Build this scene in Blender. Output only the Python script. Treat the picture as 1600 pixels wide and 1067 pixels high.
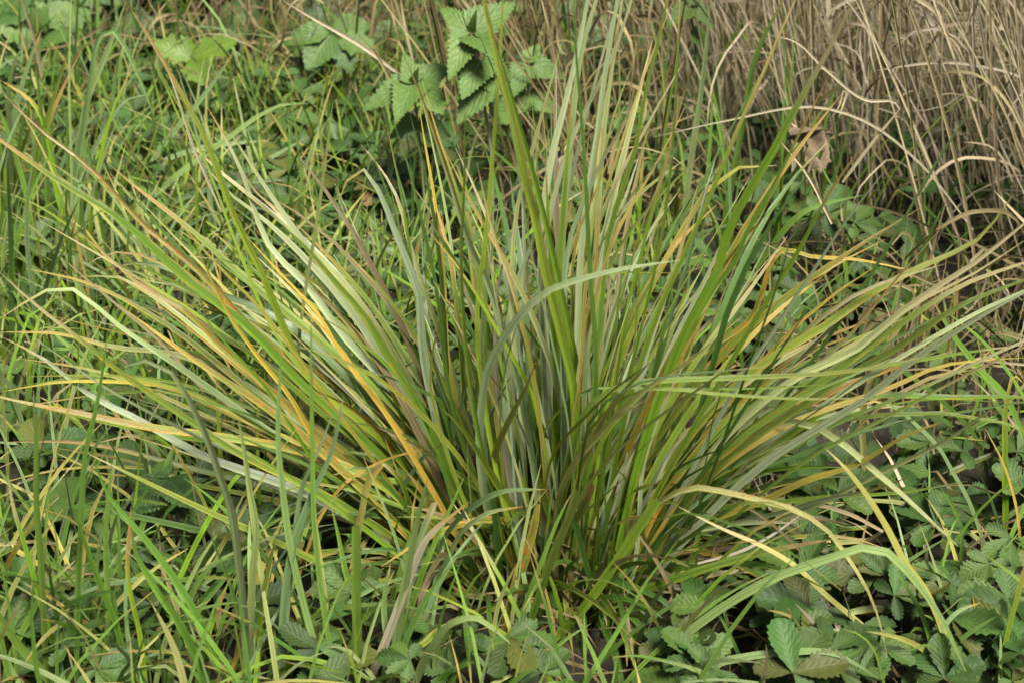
import bpy, math, random
import numpy as np
from mathutils import Vector, Matrix

# ------------------------------------------------------------------ camera, sky, sun, exposure
S = bpy.context.scene
for o in list(bpy.data.objects):
    bpy.data.objects.remove(o)
PITCH = math.radians(30.0)
CAM = np.array([0.0, -0.997, 0.787])
FPX = 1600 * 50 / 36.0
cd = bpy.data.cameras.new('camera'); cam = bpy.data.objects.new('camera', cd)
S.collection.objects.link(cam); S.camera = cam
cam.location = CAM; cam.rotation_euler = (math.pi/2 - PITCH, 0, 0)
cd.lens = 50; cd.sensor_width = 36; cd.clip_start = 0.05; cd.clip_end = 300
cd.dof.use_dof = True; cd.dof.focus_distance = 1.22; cd.dof.aperture_fstop = 9.5

SUN_EL, SUN_AZ = math.radians(61), math.radians(142)     # azimuth from +Y (away from camera), clockwise
W = bpy.data.worlds.new('World'); S.world = W; W.use_nodes = True
nt = W.node_tree; nt.nodes.clear()
sky = nt.nodes.new('ShaderNodeTexSky'); sky.sky_type = 'NISHITA'; sky.sun_disc = False
sky.sun_elevation = SUN_EL; sky.sun_rotation = SUN_AZ; sky.dust_density = 4.0; sky.ozone_density = 1.0
sky.air_density = 1.0
bg = nt.nodes.new('ShaderNodeBackground'); bg.inputs[1].default_value = 0.05
wo = nt.nodes.new('ShaderNodeOutputWorld')
nt.links.new(sky.outputs[0], bg.inputs[0]); nt.links.new(bg.outputs[0], wo.inputs[0])
sl = bpy.data.lights.new('sun', 'SUN'); sl.energy = 4.8; sl.angle = math.radians(20); sl.color = (1.0, 0.965, 0.91)
so = bpy.data.objects.new('sun', sl); S.collection.objects.link(so)
sd = Vector((math.sin(SUN_AZ)*math.cos(SUN_EL), math.cos(SUN_AZ)*math.cos(SUN_EL), math.sin(SUN_EL)))
so.rotation_euler = sd.to_track_quat('Z', 'Y').to_euler(); so.location = (0, 0, 3)
S.view_settings.view_transform = 'Standard'; S.view_settings.look = 'None'
S.view_settings.gamma = 1.0; S.view_settings.exposure = 2.1; S.view_settings.use_curve_mapping = False
S.cycles.max_bounces = 5; S.cycles.diffuse_bounces = 3; S.cycles.transparent_max_bounces = 4

rnd = random.Random(11)
rng = np.random.default_rng(5)
R = math.radians

# ------------------------------------------------------------------ pixel rays -> real points
def ray(px, py):
    x = px - 800.0; y = -(py - 533.5)
    c, s = math.cos(PITCH), math.sin(PITCH)
    return np.array([x, FPX*c + y*s, -FPX*s + y*c]) / FPX
def at(px, py, Y):
    d = ray(px, py); t = (Y - CAM[1]) / d[1]
    p = CAM + d*t
    if p[2] < 0.008: return atz(px, py, 0.008)
    return p
def atz(px, py, Z):
    d = ray(px, py); t = (Z - CAM[2]) / d[2]
    return CAM + d*t

# ------------------------------------------------------------------ node helper
class NT:
    def __init__(s, name):
        s.m = bpy.data.materials.new(name); s.m.use_nodes = True
        s.t = s.m.node_tree; s.t.nodes.clear()
    def put(s, sock, v):
        if v is None: return
        if hasattr(v, 'is_output') or isinstance(v, bpy.types.NodeSocket): s.t.links.new(v, sock)
        elif isinstance(v, (tuple, list)) and len(v) == 3 and sock.type == 'RGBA': sock.default_value = (*v, 1)
        else: sock.default_value = v
    def n(s, typ, out=0, ins=None, **kw):
        nd = s.t.nodes.new(typ)
        for k, v in kw.items(): setattr(nd, k, v)
        for k, v in (ins or {}).items(): s.put(nd.inputs[k], v)
        return nd.outputs[out] if out is not None else nd
    def ma(s, op, a, b=None, c=None, clamp=False):
        nd = s.t.nodes.new('ShaderNodeMath'); nd.operation = op; nd.use_clamp = clamp
        for i, v in enumerate((a, b, c)):
            if v is not None: s.put(nd.inputs[i], v)
        return nd.outputs[0]
    def mix(s, f, a, b, mode='MIX'):
        nd = s.t.nodes.new('ShaderNodeMix'); nd.data_type = 'RGBA'; nd.blend_type = mode
        s.put(nd.inputs[0], f); s.put(nd.inputs[6], a); s.put(nd.inputs[7], b)
        return nd.outputs[2]
    def step(s, v, lo, hi):
        nd = s.t.nodes.new('ShaderNodeMapRange'); nd.interpolation_type = 'SMOOTHSTEP'
        s.put(nd.inputs[0], v); nd.inputs[1].default_value = lo; nd.inputs[2].default_value = hi
        return nd.outputs[0]
    def vec(s, x, y, z):
        return s.n('ShaderNodeCombineXYZ', ins={0: x, 1: y, 2: z})
    def noise(s, v, scale=1.0, detail=2.0):
        return s.n('ShaderNodeTexNoise', ins={'Vector': v, 'Scale': scale, 'Detail': detail})
    def leafshader(s, col, rough, spec, trans, bump_h, bump_s, tcol=None, bdist=0.0006):
        bp = s.n('ShaderNodeBump', ins={'Strength': bump_s, 'Distance': bdist, 'Height': bump_h})
        p = s.n('ShaderNodeBsdfPrincipled', ins={'Base Color': col, 'Roughness': rough, 'Specular IOR Level': spec, 'Normal': bp})
        tr = s.n('ShaderNodeBsdfTranslucent', ins={'Color': tcol if tcol is not None else col, 'Normal': bp})
        mx = s.n('ShaderNodeMixShader', ins={0: trans, 1: p, 2: tr})
        s.n('ShaderNodeOutputMaterial', None, ins={0: mx})
        return s.m

def blade_material(name, rough=0.38, spec=0.6, trans=0.30, spots=True):
    N = NT(name)
    at_ = N.n('ShaderNodeAttribute', None, attribute_name='tint')
    bc = N.n('ShaderNodeAttribute', 'Vector', attribute_name='bcoord')
    sp = N.n('ShaderNodeSeparateXYZ', None, ins={0: bc})
    u, v, sd_ = sp.outputs[0], sp.outputs[1], sp.outputs[2]
    tint, rust = at_.outputs['Color'], at_.outputs['Alpha']
    seed = N.ma('MULTIPLY', sd_, 37.0)
    streak = N.noise(N.vec(N.ma('MULTIPLY', u, 11.0), N.ma('MULTIPLY', v, 9.0), seed), 1.0, 3.0)
    broad = N.noise(N.vec(N.ma('MULTIPLY', u, 1.6), N.ma('MULTIPLY', v, 16.0), N.ma('ADD', seed, 5.0)), 1.0, 3.0)
    vein = N.ma('SINE', N.ma('MULTIPLY', u, 2*math.pi*8))
    val = N.ma('ADD', N.ma('MULTIPLY', N.ma('SUBTRACT', streak, 0.5), 1.5), N.ma('ADD', 1.0, N.ma('MULTIPLY', vein, 0.17)))
    val = N.ma('ADD', val, N.ma('MULTIPLY', N.ma('SUBTRACT', broad, 0.5), 0.5))
    val = N.ma('MULTIPLY', val, N.ma('ADD', 0.74, N.ma('MULTIPLY', N.step(N.ma('ABSOLUTE', N.ma('SUBTRACT', u, 0.5)), 0.02, 0.09), 0.26)))
    col = N.mix(1.0, tint, N.n('ShaderNodeCombineColor', ins={0: val, 1: val, 2: val}), 'MULTIPLY')
    if spots:
        # yellowed zones, stronger to the margins
        edge = N.ma('POWER', N.ma('MULTIPLY', N.ma('ABSOLUTE', N.ma('SUBTRACT', u, 0.5)), 2.0), 2.0)
        e2 = N.noise(N.vec(N.ma('MULTIPLY', u, 3.0), N.ma('MULTIPLY', v, 40.0), N.ma('ADD', seed, 11.0)), 1.0, 3.0)
        ym = N.ma('ADD', N.ma('ADD', N.ma('MULTIPLY', e2, 0.9), N.ma('MULTIPLY', edge, 0.22)), N.ma('MULTIPLY', N.ma('SUBTRACT', rust, 0.5), 0.42))
        ym = N.step(ym, 0.52, 0.74)
        col = N.mix(N.ma('MULTIPLY', ym, 0.62), col, (0.225, 0.195, 0.032))
        em = N.ma('ADD', N.ma('ADD', N.ma('MULTIPLY', N.ma('POWER', edge, 1.5), 0.42), N.ma('MULTIPLY', e2, 0.7)), N.ma('MULTIPLY', N.ma('SUBTRACT', rust, 0.45), 0.35))
        col = N.mix(N.ma('MULTIPLY', N.step(em, 0.64, 0.84), 0.7), col, (0.30, 0.165, 0.018))
        # rust pustules: short orange-brown dashes
        vo = N.n('ShaderNodeTexVoronoi', None, ins={'Vector': N.vec(N.ma('MULTIPLY', u, 6.0), N.ma('MULTIPLY', v, 270.0), seed), 'Scale': 1.0, 'Randomness': 1.0})
        zone = N.noise(N.vec(N.ma('MULTIPLY', u, 2.0), N.ma('MULTIPLY', v, 26.0), N.ma('ADD', seed, 23.0)), 1.0, 2.0)
        zz = N.ma('ADD', zone, N.ma('MULTIPLY', N.ma('SUBTRACT', rust, 0.5), 0.5))
        thr = N.ma('MULTIPLY', N.step(zz, 0.40, 0.76), 0.50)
        spot = N.ma('GREATER_THAN', thr, vo.outputs['Distance'])
        spc = N.mix(N.n('ShaderNodeSeparateColor', ins={0: vo.outputs['Color']}), (0.20, 0.055, 0.006), (0.33, 0.13, 0.010))
        col = N.mix(N.ma('MULTIPLY', spot, 0.88), col, spc)
    tc = N.mix(1.0, col, (1.15, 1.2, 0.7), 'MULTIPLY')
    h = N.ma('ADD', vein, N.ma('MULTIPLY', streak, 1.5))
    return N.leafshader(col, rough, spec, trans, h, 0.55, tc, 0.0004)

def leaf_material(name, base, base2, vein_col, rough=0.5, spec=0.4, nv=8.0, slant=0.4, bump=0.7, trans=0.25, brown=0.0):
    N = NT(name)
    bc = N.n('ShaderNodeAttribute', 'Vector', attribute_name='bcoord')
    sp = N.n('ShaderNodeSeparateXYZ', None, ins={0: bc})
    u, v = sp.outputs[0], sp.outputs[1]
    oi = N.n('ShaderNodeObjectInfo', None)
    rd = oi.outputs['Random']
    tc = N.n('ShaderNodeTexCoord', 'Object')
    n1 = N.noise(tc, 2.2, 4.0)
    n2 = N.noise(tc, 14.0, 3.0)
    au = N.ma('ABSOLUTE', u)
    ph = N.ma('ADD', N.ma('MULTIPLY', N.ma('SUBTRACT', v, N.ma('MULTIPLY', au, slant)), nv), N.ma('MULTIPLY', N.noise(N.vec(u, v, rd), 4.0, 2.0), 0.9))
    tri = N.ma('MULTIPLY', N.ma('ABSOLUTE', N.ma('SUBTRACT', N.ma('FRACT', ph), 0.5)), 2.0)    # 1 on the side veins
    sv = N.step(tri, 0.80, 1.0)
    mid = N.ma('SUBTRACT', 1.0, N.step(au, 0.02, 0.09))
    vm = N.ma('MAXIMUM', N.ma('MULTIPLY', sv, 0.6), mid)
    col = N.mix(N.ma('MULTIPLY', rd, 1.0), base, base2)
    k = N.ma('ADD', 0.45, N.ma('ADD', N.ma('MULTIPLY', n1, 0.75), N.ma('MULTIPLY', n2, 0.35)))
    col = N.mix(1.0, col, N.n('ShaderNodeCombineColor', ins={0: k, 1: k, 2: k}), 'MULTIPLY')
    col = N.mix(N.ma('MULTIPLY', vm, 0.20), col, vein_col)
    col = N.mix(1.0, col, (0.56, 0.55, 0.40), 'MULTIPLY')
    col = N.mix(1.0, col, N.n('ShaderNodeAttribute', 'Color', attribute_name='tint'), 'MULTIPLY')
    bl = N.noise(tc, 5.0, 4.0)
    bm = N.ma('MULTIPLY', N.step(N.ma('ADD', bl, N.ma('MULTIPLY', rd, 0.04)), 0.76 - brown, 0.82 - brown), 0.8)
    col = N.mix(bm, col, (0.12, 0.07, 0.025))
    h = N.ma('ADD', N.ma('MULTIPLY', N.ma('MAXIMUM', N.ma('POWER', tri, 2.0), mid), -1.0), N.ma('MULTIPLY', n2, 0.5))
    t2 = N.mix(1.0, col, (1.3, 1.25, 0.5), 'MULTIPLY')
    return N.leafshader(col, rough, spec, trans, h, bump, t2, 0.0012)

def ground_material():
    N = NT('soil')
    tc = N.n('ShaderNodeTexCoord', 'Object')
    a = N.noise(tc, 6.0, 6.0); b = N.noise(tc, 70.0, 5.0)
    c = N.mix(N.step(a, 0.35, 0.65), (0.007, 0.006, 0.003), (0.013, 0.011, 0.006))
    c = N.mix(N.step(b, 0.55, 0.75), c, (0.020, 0.017, 0.009))
    bp = N.n('ShaderNodeBump', ins={'Strength': 0.8, 'Distance': 0.01, 'Height': b})
    p = N.n('ShaderNodeBsdfPrincipled', ins={'Base Color': c, 'Roughness': 0.95, 'Specular IOR Level': 0.2, 'Normal': bp})
    N.n('ShaderNodeOutputMaterial', None, ins={0: p})
    return N.m

M_BLADE = blade_material('rusty_blade')
M_GRASS = blade_material('green_blade', 0.45, 0.25, 0.28, False)
M_STRAW = blade_material('dry_straw', 0.65, 0.15, 0.15, False)
M_CINQ = leaf_material('cinquefoil_leaf', (0.029, 0.070, 0.015), (0.064, 0.113, 0.023), (0.15, 0.22, 0.075), 0.58, 0.2, 7.0, 0.30, 0.28)
M_NETTLE = leaf_material('nettle_leaf', (0.068, 0.128, 0.030), (0.098, 0.168, 0.040), (0.20, 0.29, 0.10), 0.55, 0.2, 5.0, 0.55, 0.45, 0.25)
M_BRAMBLE = leaf_material('bramble_leaf', (0.045, 0.098, 0.026), (0.080, 0.145, 0.035), (0.17, 0.24, 0.09), 0.5, 0.2, 8.0, 0.45, 0.4)
M_LIME = leaf_material('young_leaf', (0.085, 0.15, 0.020), (0.10, 0.17, 0.022), (0.25, 0.36, 0.07), 0.5, 0.2, 7.0, 0.4, 0.3, 0.3)
M_DEADLEAF = leaf_material('withered_leaf', (0.145, 0.11, 0.085), (0.145, 0.11, 0.085), (0.12, 0.085, 0.06), 0.8, 0.15, 4.0, 0.5, 0.15, 0.2, 0.06)
M_SOIL = ground_material()
def stem_material(name, c1, c2):
    N = NT(name)
    tc = N.n('ShaderNodeTexCoord', 'Object')
    c = N.mix(N.noise(tc, 40.0, 3.0), c1, c2)
    p = N.n('ShaderNodeBsdfPrincipled', ins={'Base Color': c, 'Roughness': 0.5})
    N.n('ShaderNodeOutputMaterial', None, ins={0: p}); return N.m
M_PETIOLE = stem_material('petiole', (0.06, 0.09, 0.025), (0.085, 0.06, 0.03))
M_NSTEM = stem_material('nettle_stem', (0.08, 0.12, 0.04), (0.10, 0.095, 0.045))

# ------------------------------------------------------------------ object helpers
COL = S.collection
def tag(o, label=None, cat=None, group=None, kind=None):
    if label: o['label'] = label
    if cat: o['category'] = cat
    if group: o['group'] = group
    if kind: o['kind'] = kind
    return o
def empty(name, loc, label=None, cat=None, group=None):
    o = bpy.data.objects.new(name, None); o.empty_display_size = 0.03; COL.objects.link(o)
    o.location = loc
    return tag(o, label, cat, group)
def link(name, me, parent=None):
    o = bpy.data.objects.new(name, me); COL.objects.link(o)
    if parent is not None: o.parent = parent
    return o

class Buf:
    """collects strips of geometry with their tint and blade coordinates into one mesh"""
    def __init__(s): s.v = []; s.f = []; s.t = []; s.b = []; s.n = 0
    def add(s, v, f, t, b):
        s.v.append(v); s.f.append(f + s.n); s.t.append(t); s.b.append(b); s.n += len(v)
    def mesh(s, name, mat, origin=None):
        v = np.concatenate(s.v); f = np.concatenate(s.f)
        if origin is not None: v = v - np.asarray(origin)
        me = bpy.data.meshes.new(name)
        nq = len(f)
        me.vertices.add(len(v)); me.vertices.foreach_set('co', v.astype(np.float32).ravel())
        me.loops.add(nq*4); me.loops.foreach_set('vertex_index', f.astype(np.int32).ravel())
        me.polygons.add(nq)
        me.polygons.foreach_set('loop_start', np.arange(0, nq*4, 4, dtype=np.int32))
        me.polygons.foreach_set('use_smooth', np.ones(nq, dtype=bool))
        me.update(calc_edges=True)
        a = me.attributes.new('tint', 'FLOAT_COLOR', 'POINT'); a.data.foreach_set('color', np.concatenate(s.t).astype(np.float32).ravel())
        a = me.attributes.new('bcoord', 'FLOAT_VECTOR', 'POINT'); a.data.foreach_set('vector', np.concatenate(s.b).astype(np.float32).ravel())
        me.materials.append(mat)
        return me

def spline(P, n):
    P = np.asarray(P, float)
    d = np.linalg.norm(np.diff(P, axis=0), axis=1); d[d < 1e-6] = 1e-6
    t = np.concatenate([[0], np.cumsum(d)])
    k = len(P); m = np.zeros_like(P)
    sl = np.diff(P, axis=0) / d[:, None]
    m[0] = sl[0]; m[-1] = sl[-1]
    for i in range(1, k-1):
        m[i] = (sl[i-1]*d[i] + sl[i]*d[i-1]) / (d[i-1] + d[i])
    ts = np.linspace(0, t[-1], n+1)
    idx = np.clip(np.searchsorted(t, ts, side='right')-1, 0, k-2)
    h = d[idx]; x = ((ts - t[idx]) / h)[:, None]; h = h[:, None]
    return ((2*x**3-3*x**2+1)*P[idx] + (x**3-2*x**2+x)*h*m[idx] + (-2*x**3+3*x**2)*P[idx+1] + (x**3-x**2)*h*m[idx+1]), t[-1]

def nrm(a):
    return a / np.maximum(np.linalg.norm(a, axis=-1, keepdims=True), 1e-9)

FACES = {}
def strip_faces(n, c):
    if (n, c) not in FACES:
        i, j = np.meshgrid(np.arange(n), np.arange(c-1), indexing='ij')
        a = (i*c + j).ravel()
        FACES[(n, c)] = np.stack([a, a+1, a+c+1, a+c], 1)
    return FACES[(n, c)]

CLS = {  # base tint, rust share, tip tint
    'g': ((0.140, 0.250, 0.018), 0.36), 'b': ((0.36, 0.435, 0.195), 0.08), 'y': ((0.37, 0.39, 0.105), 0.36),  # 'b' is glaucous green, its tint brightened to stand in for glints
    'o': ((0.52, 0.40, 0.065), 0.45), 'l': ((0.185, 0.315, 0.016), 0.20), 'r': ((0.180, 0.235, 0.030), 0.66),
    's': ((0.50, 0.425, 0.265), 0.0), 'f': ((0.150, 0.265, 0.038), 0.0), 'p': ((0.225, 0.315, 0.105), 0.0),
    'k': ((0.080, 0.165, 0.018), 0.15), 'w': ((0.46, 0.38, 0.245), 0.0), 'd': ((0.20, 0.155, 0.065), 0.0), 'e': ((0.33, 0.27, 0.13), 0.0)}

def blade(P, width, cls, nseg=18, cols=5, fold=0.28, hint=None, tw=(0.0, 0.0), blunt=False, tipdry=None, rs=None, wave=0.0, edge=None, basew=0.72):
    rs = rs or rnd
    C, L = spline(P, nseg)
    s = np.linspace(0, 1, nseg+1)
    T = nrm(np.gradient(C, axis=0))
    h = np.array(hint if hint is not None else (rs.uniform(-.25, .6), -0.75 + rs.uniform(-.3, .3), 0.65), float)
    B = np.cross(T, h[None, :]); B = nrm(B)
    for i in range(1, len(B)):
        if np.dot(B[i], B[i-1]) < 0: B[i] = -B[i]
    N = nrm(np.cross(B, T))
    ph = tw[0] + (tw[1]-tw[0])*s
    B2 = B*np.cos(ph)[:, None] + N*np.sin(ph)[:, None]
    N2 = np.cross(B2, T)
    N2 *= np.where(np.sum(N2*N, axis=1) >= 0, 1, 1)[:, None]
    if blunt: w = width*np.minimum(1, basew + s*1.5)*np.where(s > 0.97, 0.8, 1.0)
    else: w = width*np.minimum(1, basew + s*1.2)*np.clip(1-s**4.2, 0, 1)**0.9 + 0.0003
    w = w*np.array([rs.uniform(.92, 1.06) for _ in range(nseg+1)])
    u = np.linspace(-1, 1, cols)
    lat = u[None, :]*w[:, None]*0.5
    up = np.abs(u)[None, :]*w[:, None]*0.5*fold
    V = C[:, None, :] + B2[:, None, :]*lat[..., None] + N2[:, None, :]*up[..., None]
    if wave:
        V = V + N2[:, None, :]*(wave*np.sin(s*9+rs.uniform(0, 6))*w)[:, None, None]*0.5
    base, rust = CLS[cls]
    base = np.array(base)*rs.uniform(0.78, 1.22)
    base = base*np.array([rs.uniform(.88, 1.14), 1.0, rs.uniform(.8, 1.25)] if cls not in 'swde' else [rs.uniform(.95, 1.05), 1.0, rs.uniform(.85, 1.1)])
    tint = np.ones((nseg+1, cols, 4)); tint[..., :3] = base
    if cls in 'gbryl':     # ageing from the tip downwards
        k = (rs.choice([0, .15, .3, .5])*s**1.6)[:, None, None]
        tint[..., :3] = tint[..., :3]*(1-k) + np.array((0.40, 0.37, 0.09))*k
    if tipdry is None: tipdry = rs.choice([0, 0, .08, .15, .25, .4]) if cls in 'gbylr' else (rs.choice([0, 0, 0, .06, .12]) if cls in 'fpk' else 0)
    if tipdry > 0:
        tc = np.array(rs.choice([(0.52, 0.40, 0.10), (0.50, 0.43, 0.20), (0.42, 0.27, 0.08)]))
        k = np.clip((s - (1-tipdry))/max(tipdry*0.6, .02), 0, 1)
        k = (k*k*(3-2*k))[:, None, None]
        tint[..., :3] = tint[..., :3]*(1-k) + tc*k
    if edge is None: edge = rs.random() < 0.4 if cls in 'gbyr' else False
    if edge:
        ec = np.array((0.50, 0.33, 0.07)); side = rs.choice([0, -1])
        k = np.clip(0.25 + 0.9*np.sin(s*rs.uniform(2, 7) + rs.uniform(0, 6)), 0, 0.85)[:, None]
        tint[:, side, :3] = tint[:, side, :3]*(1-k) + ec*k
        tint[:, 0 if side == -1 else -1, :3] = tint[:, 0 if side == -1 else -1, :3]*(1-k*.4) + ec*k*.4
    if cls in 'gbylro':   # brown sheath at the foot
        k = np.clip(1 - s/0.13, 0, 1)[:, None, None]*0.7
        tint[..., :3] = tint[..., :3]*(1-k) + np.array((0.17, 0.13, 0.05))*k
    tint[..., :3] *= 0.52
    tint[..., 3] = np.clip(rust*rs.uniform(.6, 1.35), 0, 1)
    sd_ = rs.random()
    bc = np.zeros((nseg+1, cols, 3)); bc[..., 0] = (u*0.5+0.5)[None, :]; bc[..., 1] = (s*L)[:, None] + sd_; bc[..., 2] = sd_
    return V.reshape(-1, 3), strip_faces(nseg, cols), tint.reshape(-1, 4), bc.reshape(-1, 3)

def add_blade(name, parent, *a, mat=None, **k):
    b = Buf(); b.add(*blade(*a, **k))
    return link(name, b.mesh(name, mat or M_BLADE, parent.location), parent)

def trace(pts, dy=0.0, yb=None, zb=None):
    """pixel polyline base -> tip to a 3-D line: the foot stands on the soil, depth changes by dy towards the tip"""
    pts = np.array(pts, float)
    p0 = atz(pts[0][0], pts[0][1], 0.004 if zb is None else zb)
    y0 = p0[1] if yb is None else yb
    d = np.linalg.norm(np.diff(pts, axis=0), axis=1); t = np.concatenate([[0], np.cumsum(d)]); t /= t[-1]
    return [at(p[0], p[1], y0 + dy*k) for p, k in zip(pts, t)]

# ------------------------------------------------------------------ ground
def hgt(x, y):
    return 0.012*np.sin(7*x+1.3)*np.cos(6*y) + 0.006*np.sin(23*x)*np.sin(19*y+.5) - 0.012
def build_ground():
    ax = np.concatenate([-np.geomspace(60, 2.2, 14), np.linspace(-2, 2, 90), np.geomspace(2.2, 60, 14)])
    X, Y = np.meshgrid(ax, ax + 0.6, indexing='ij')
    Z = hgt(X, Y)
    v = np.stack([X, Y, Z], -1).reshape(-1, 3); n = len(ax)
    b = Buf(); b.add(v, strip_faces(n-1, n)[:, ::-1], np.ones((n*n, 4)), np.zeros((n*n, 3)))
    g = link('ground', b.mesh('ground', M_SOIL)); tag(g, 'dark brown soil under the grass and leaves', 'ground', kind='structure')
build_ground()

# ------------------------------------------------------------------ the big rusty tuft
TC = np.array([0.035, -0.01, 0.0])
tuft = empty('grass_tuft', TC, 'large spreading grass tuft with rust-speckled green and yellow blades, filling the middle', 'grass tuft')
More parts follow.
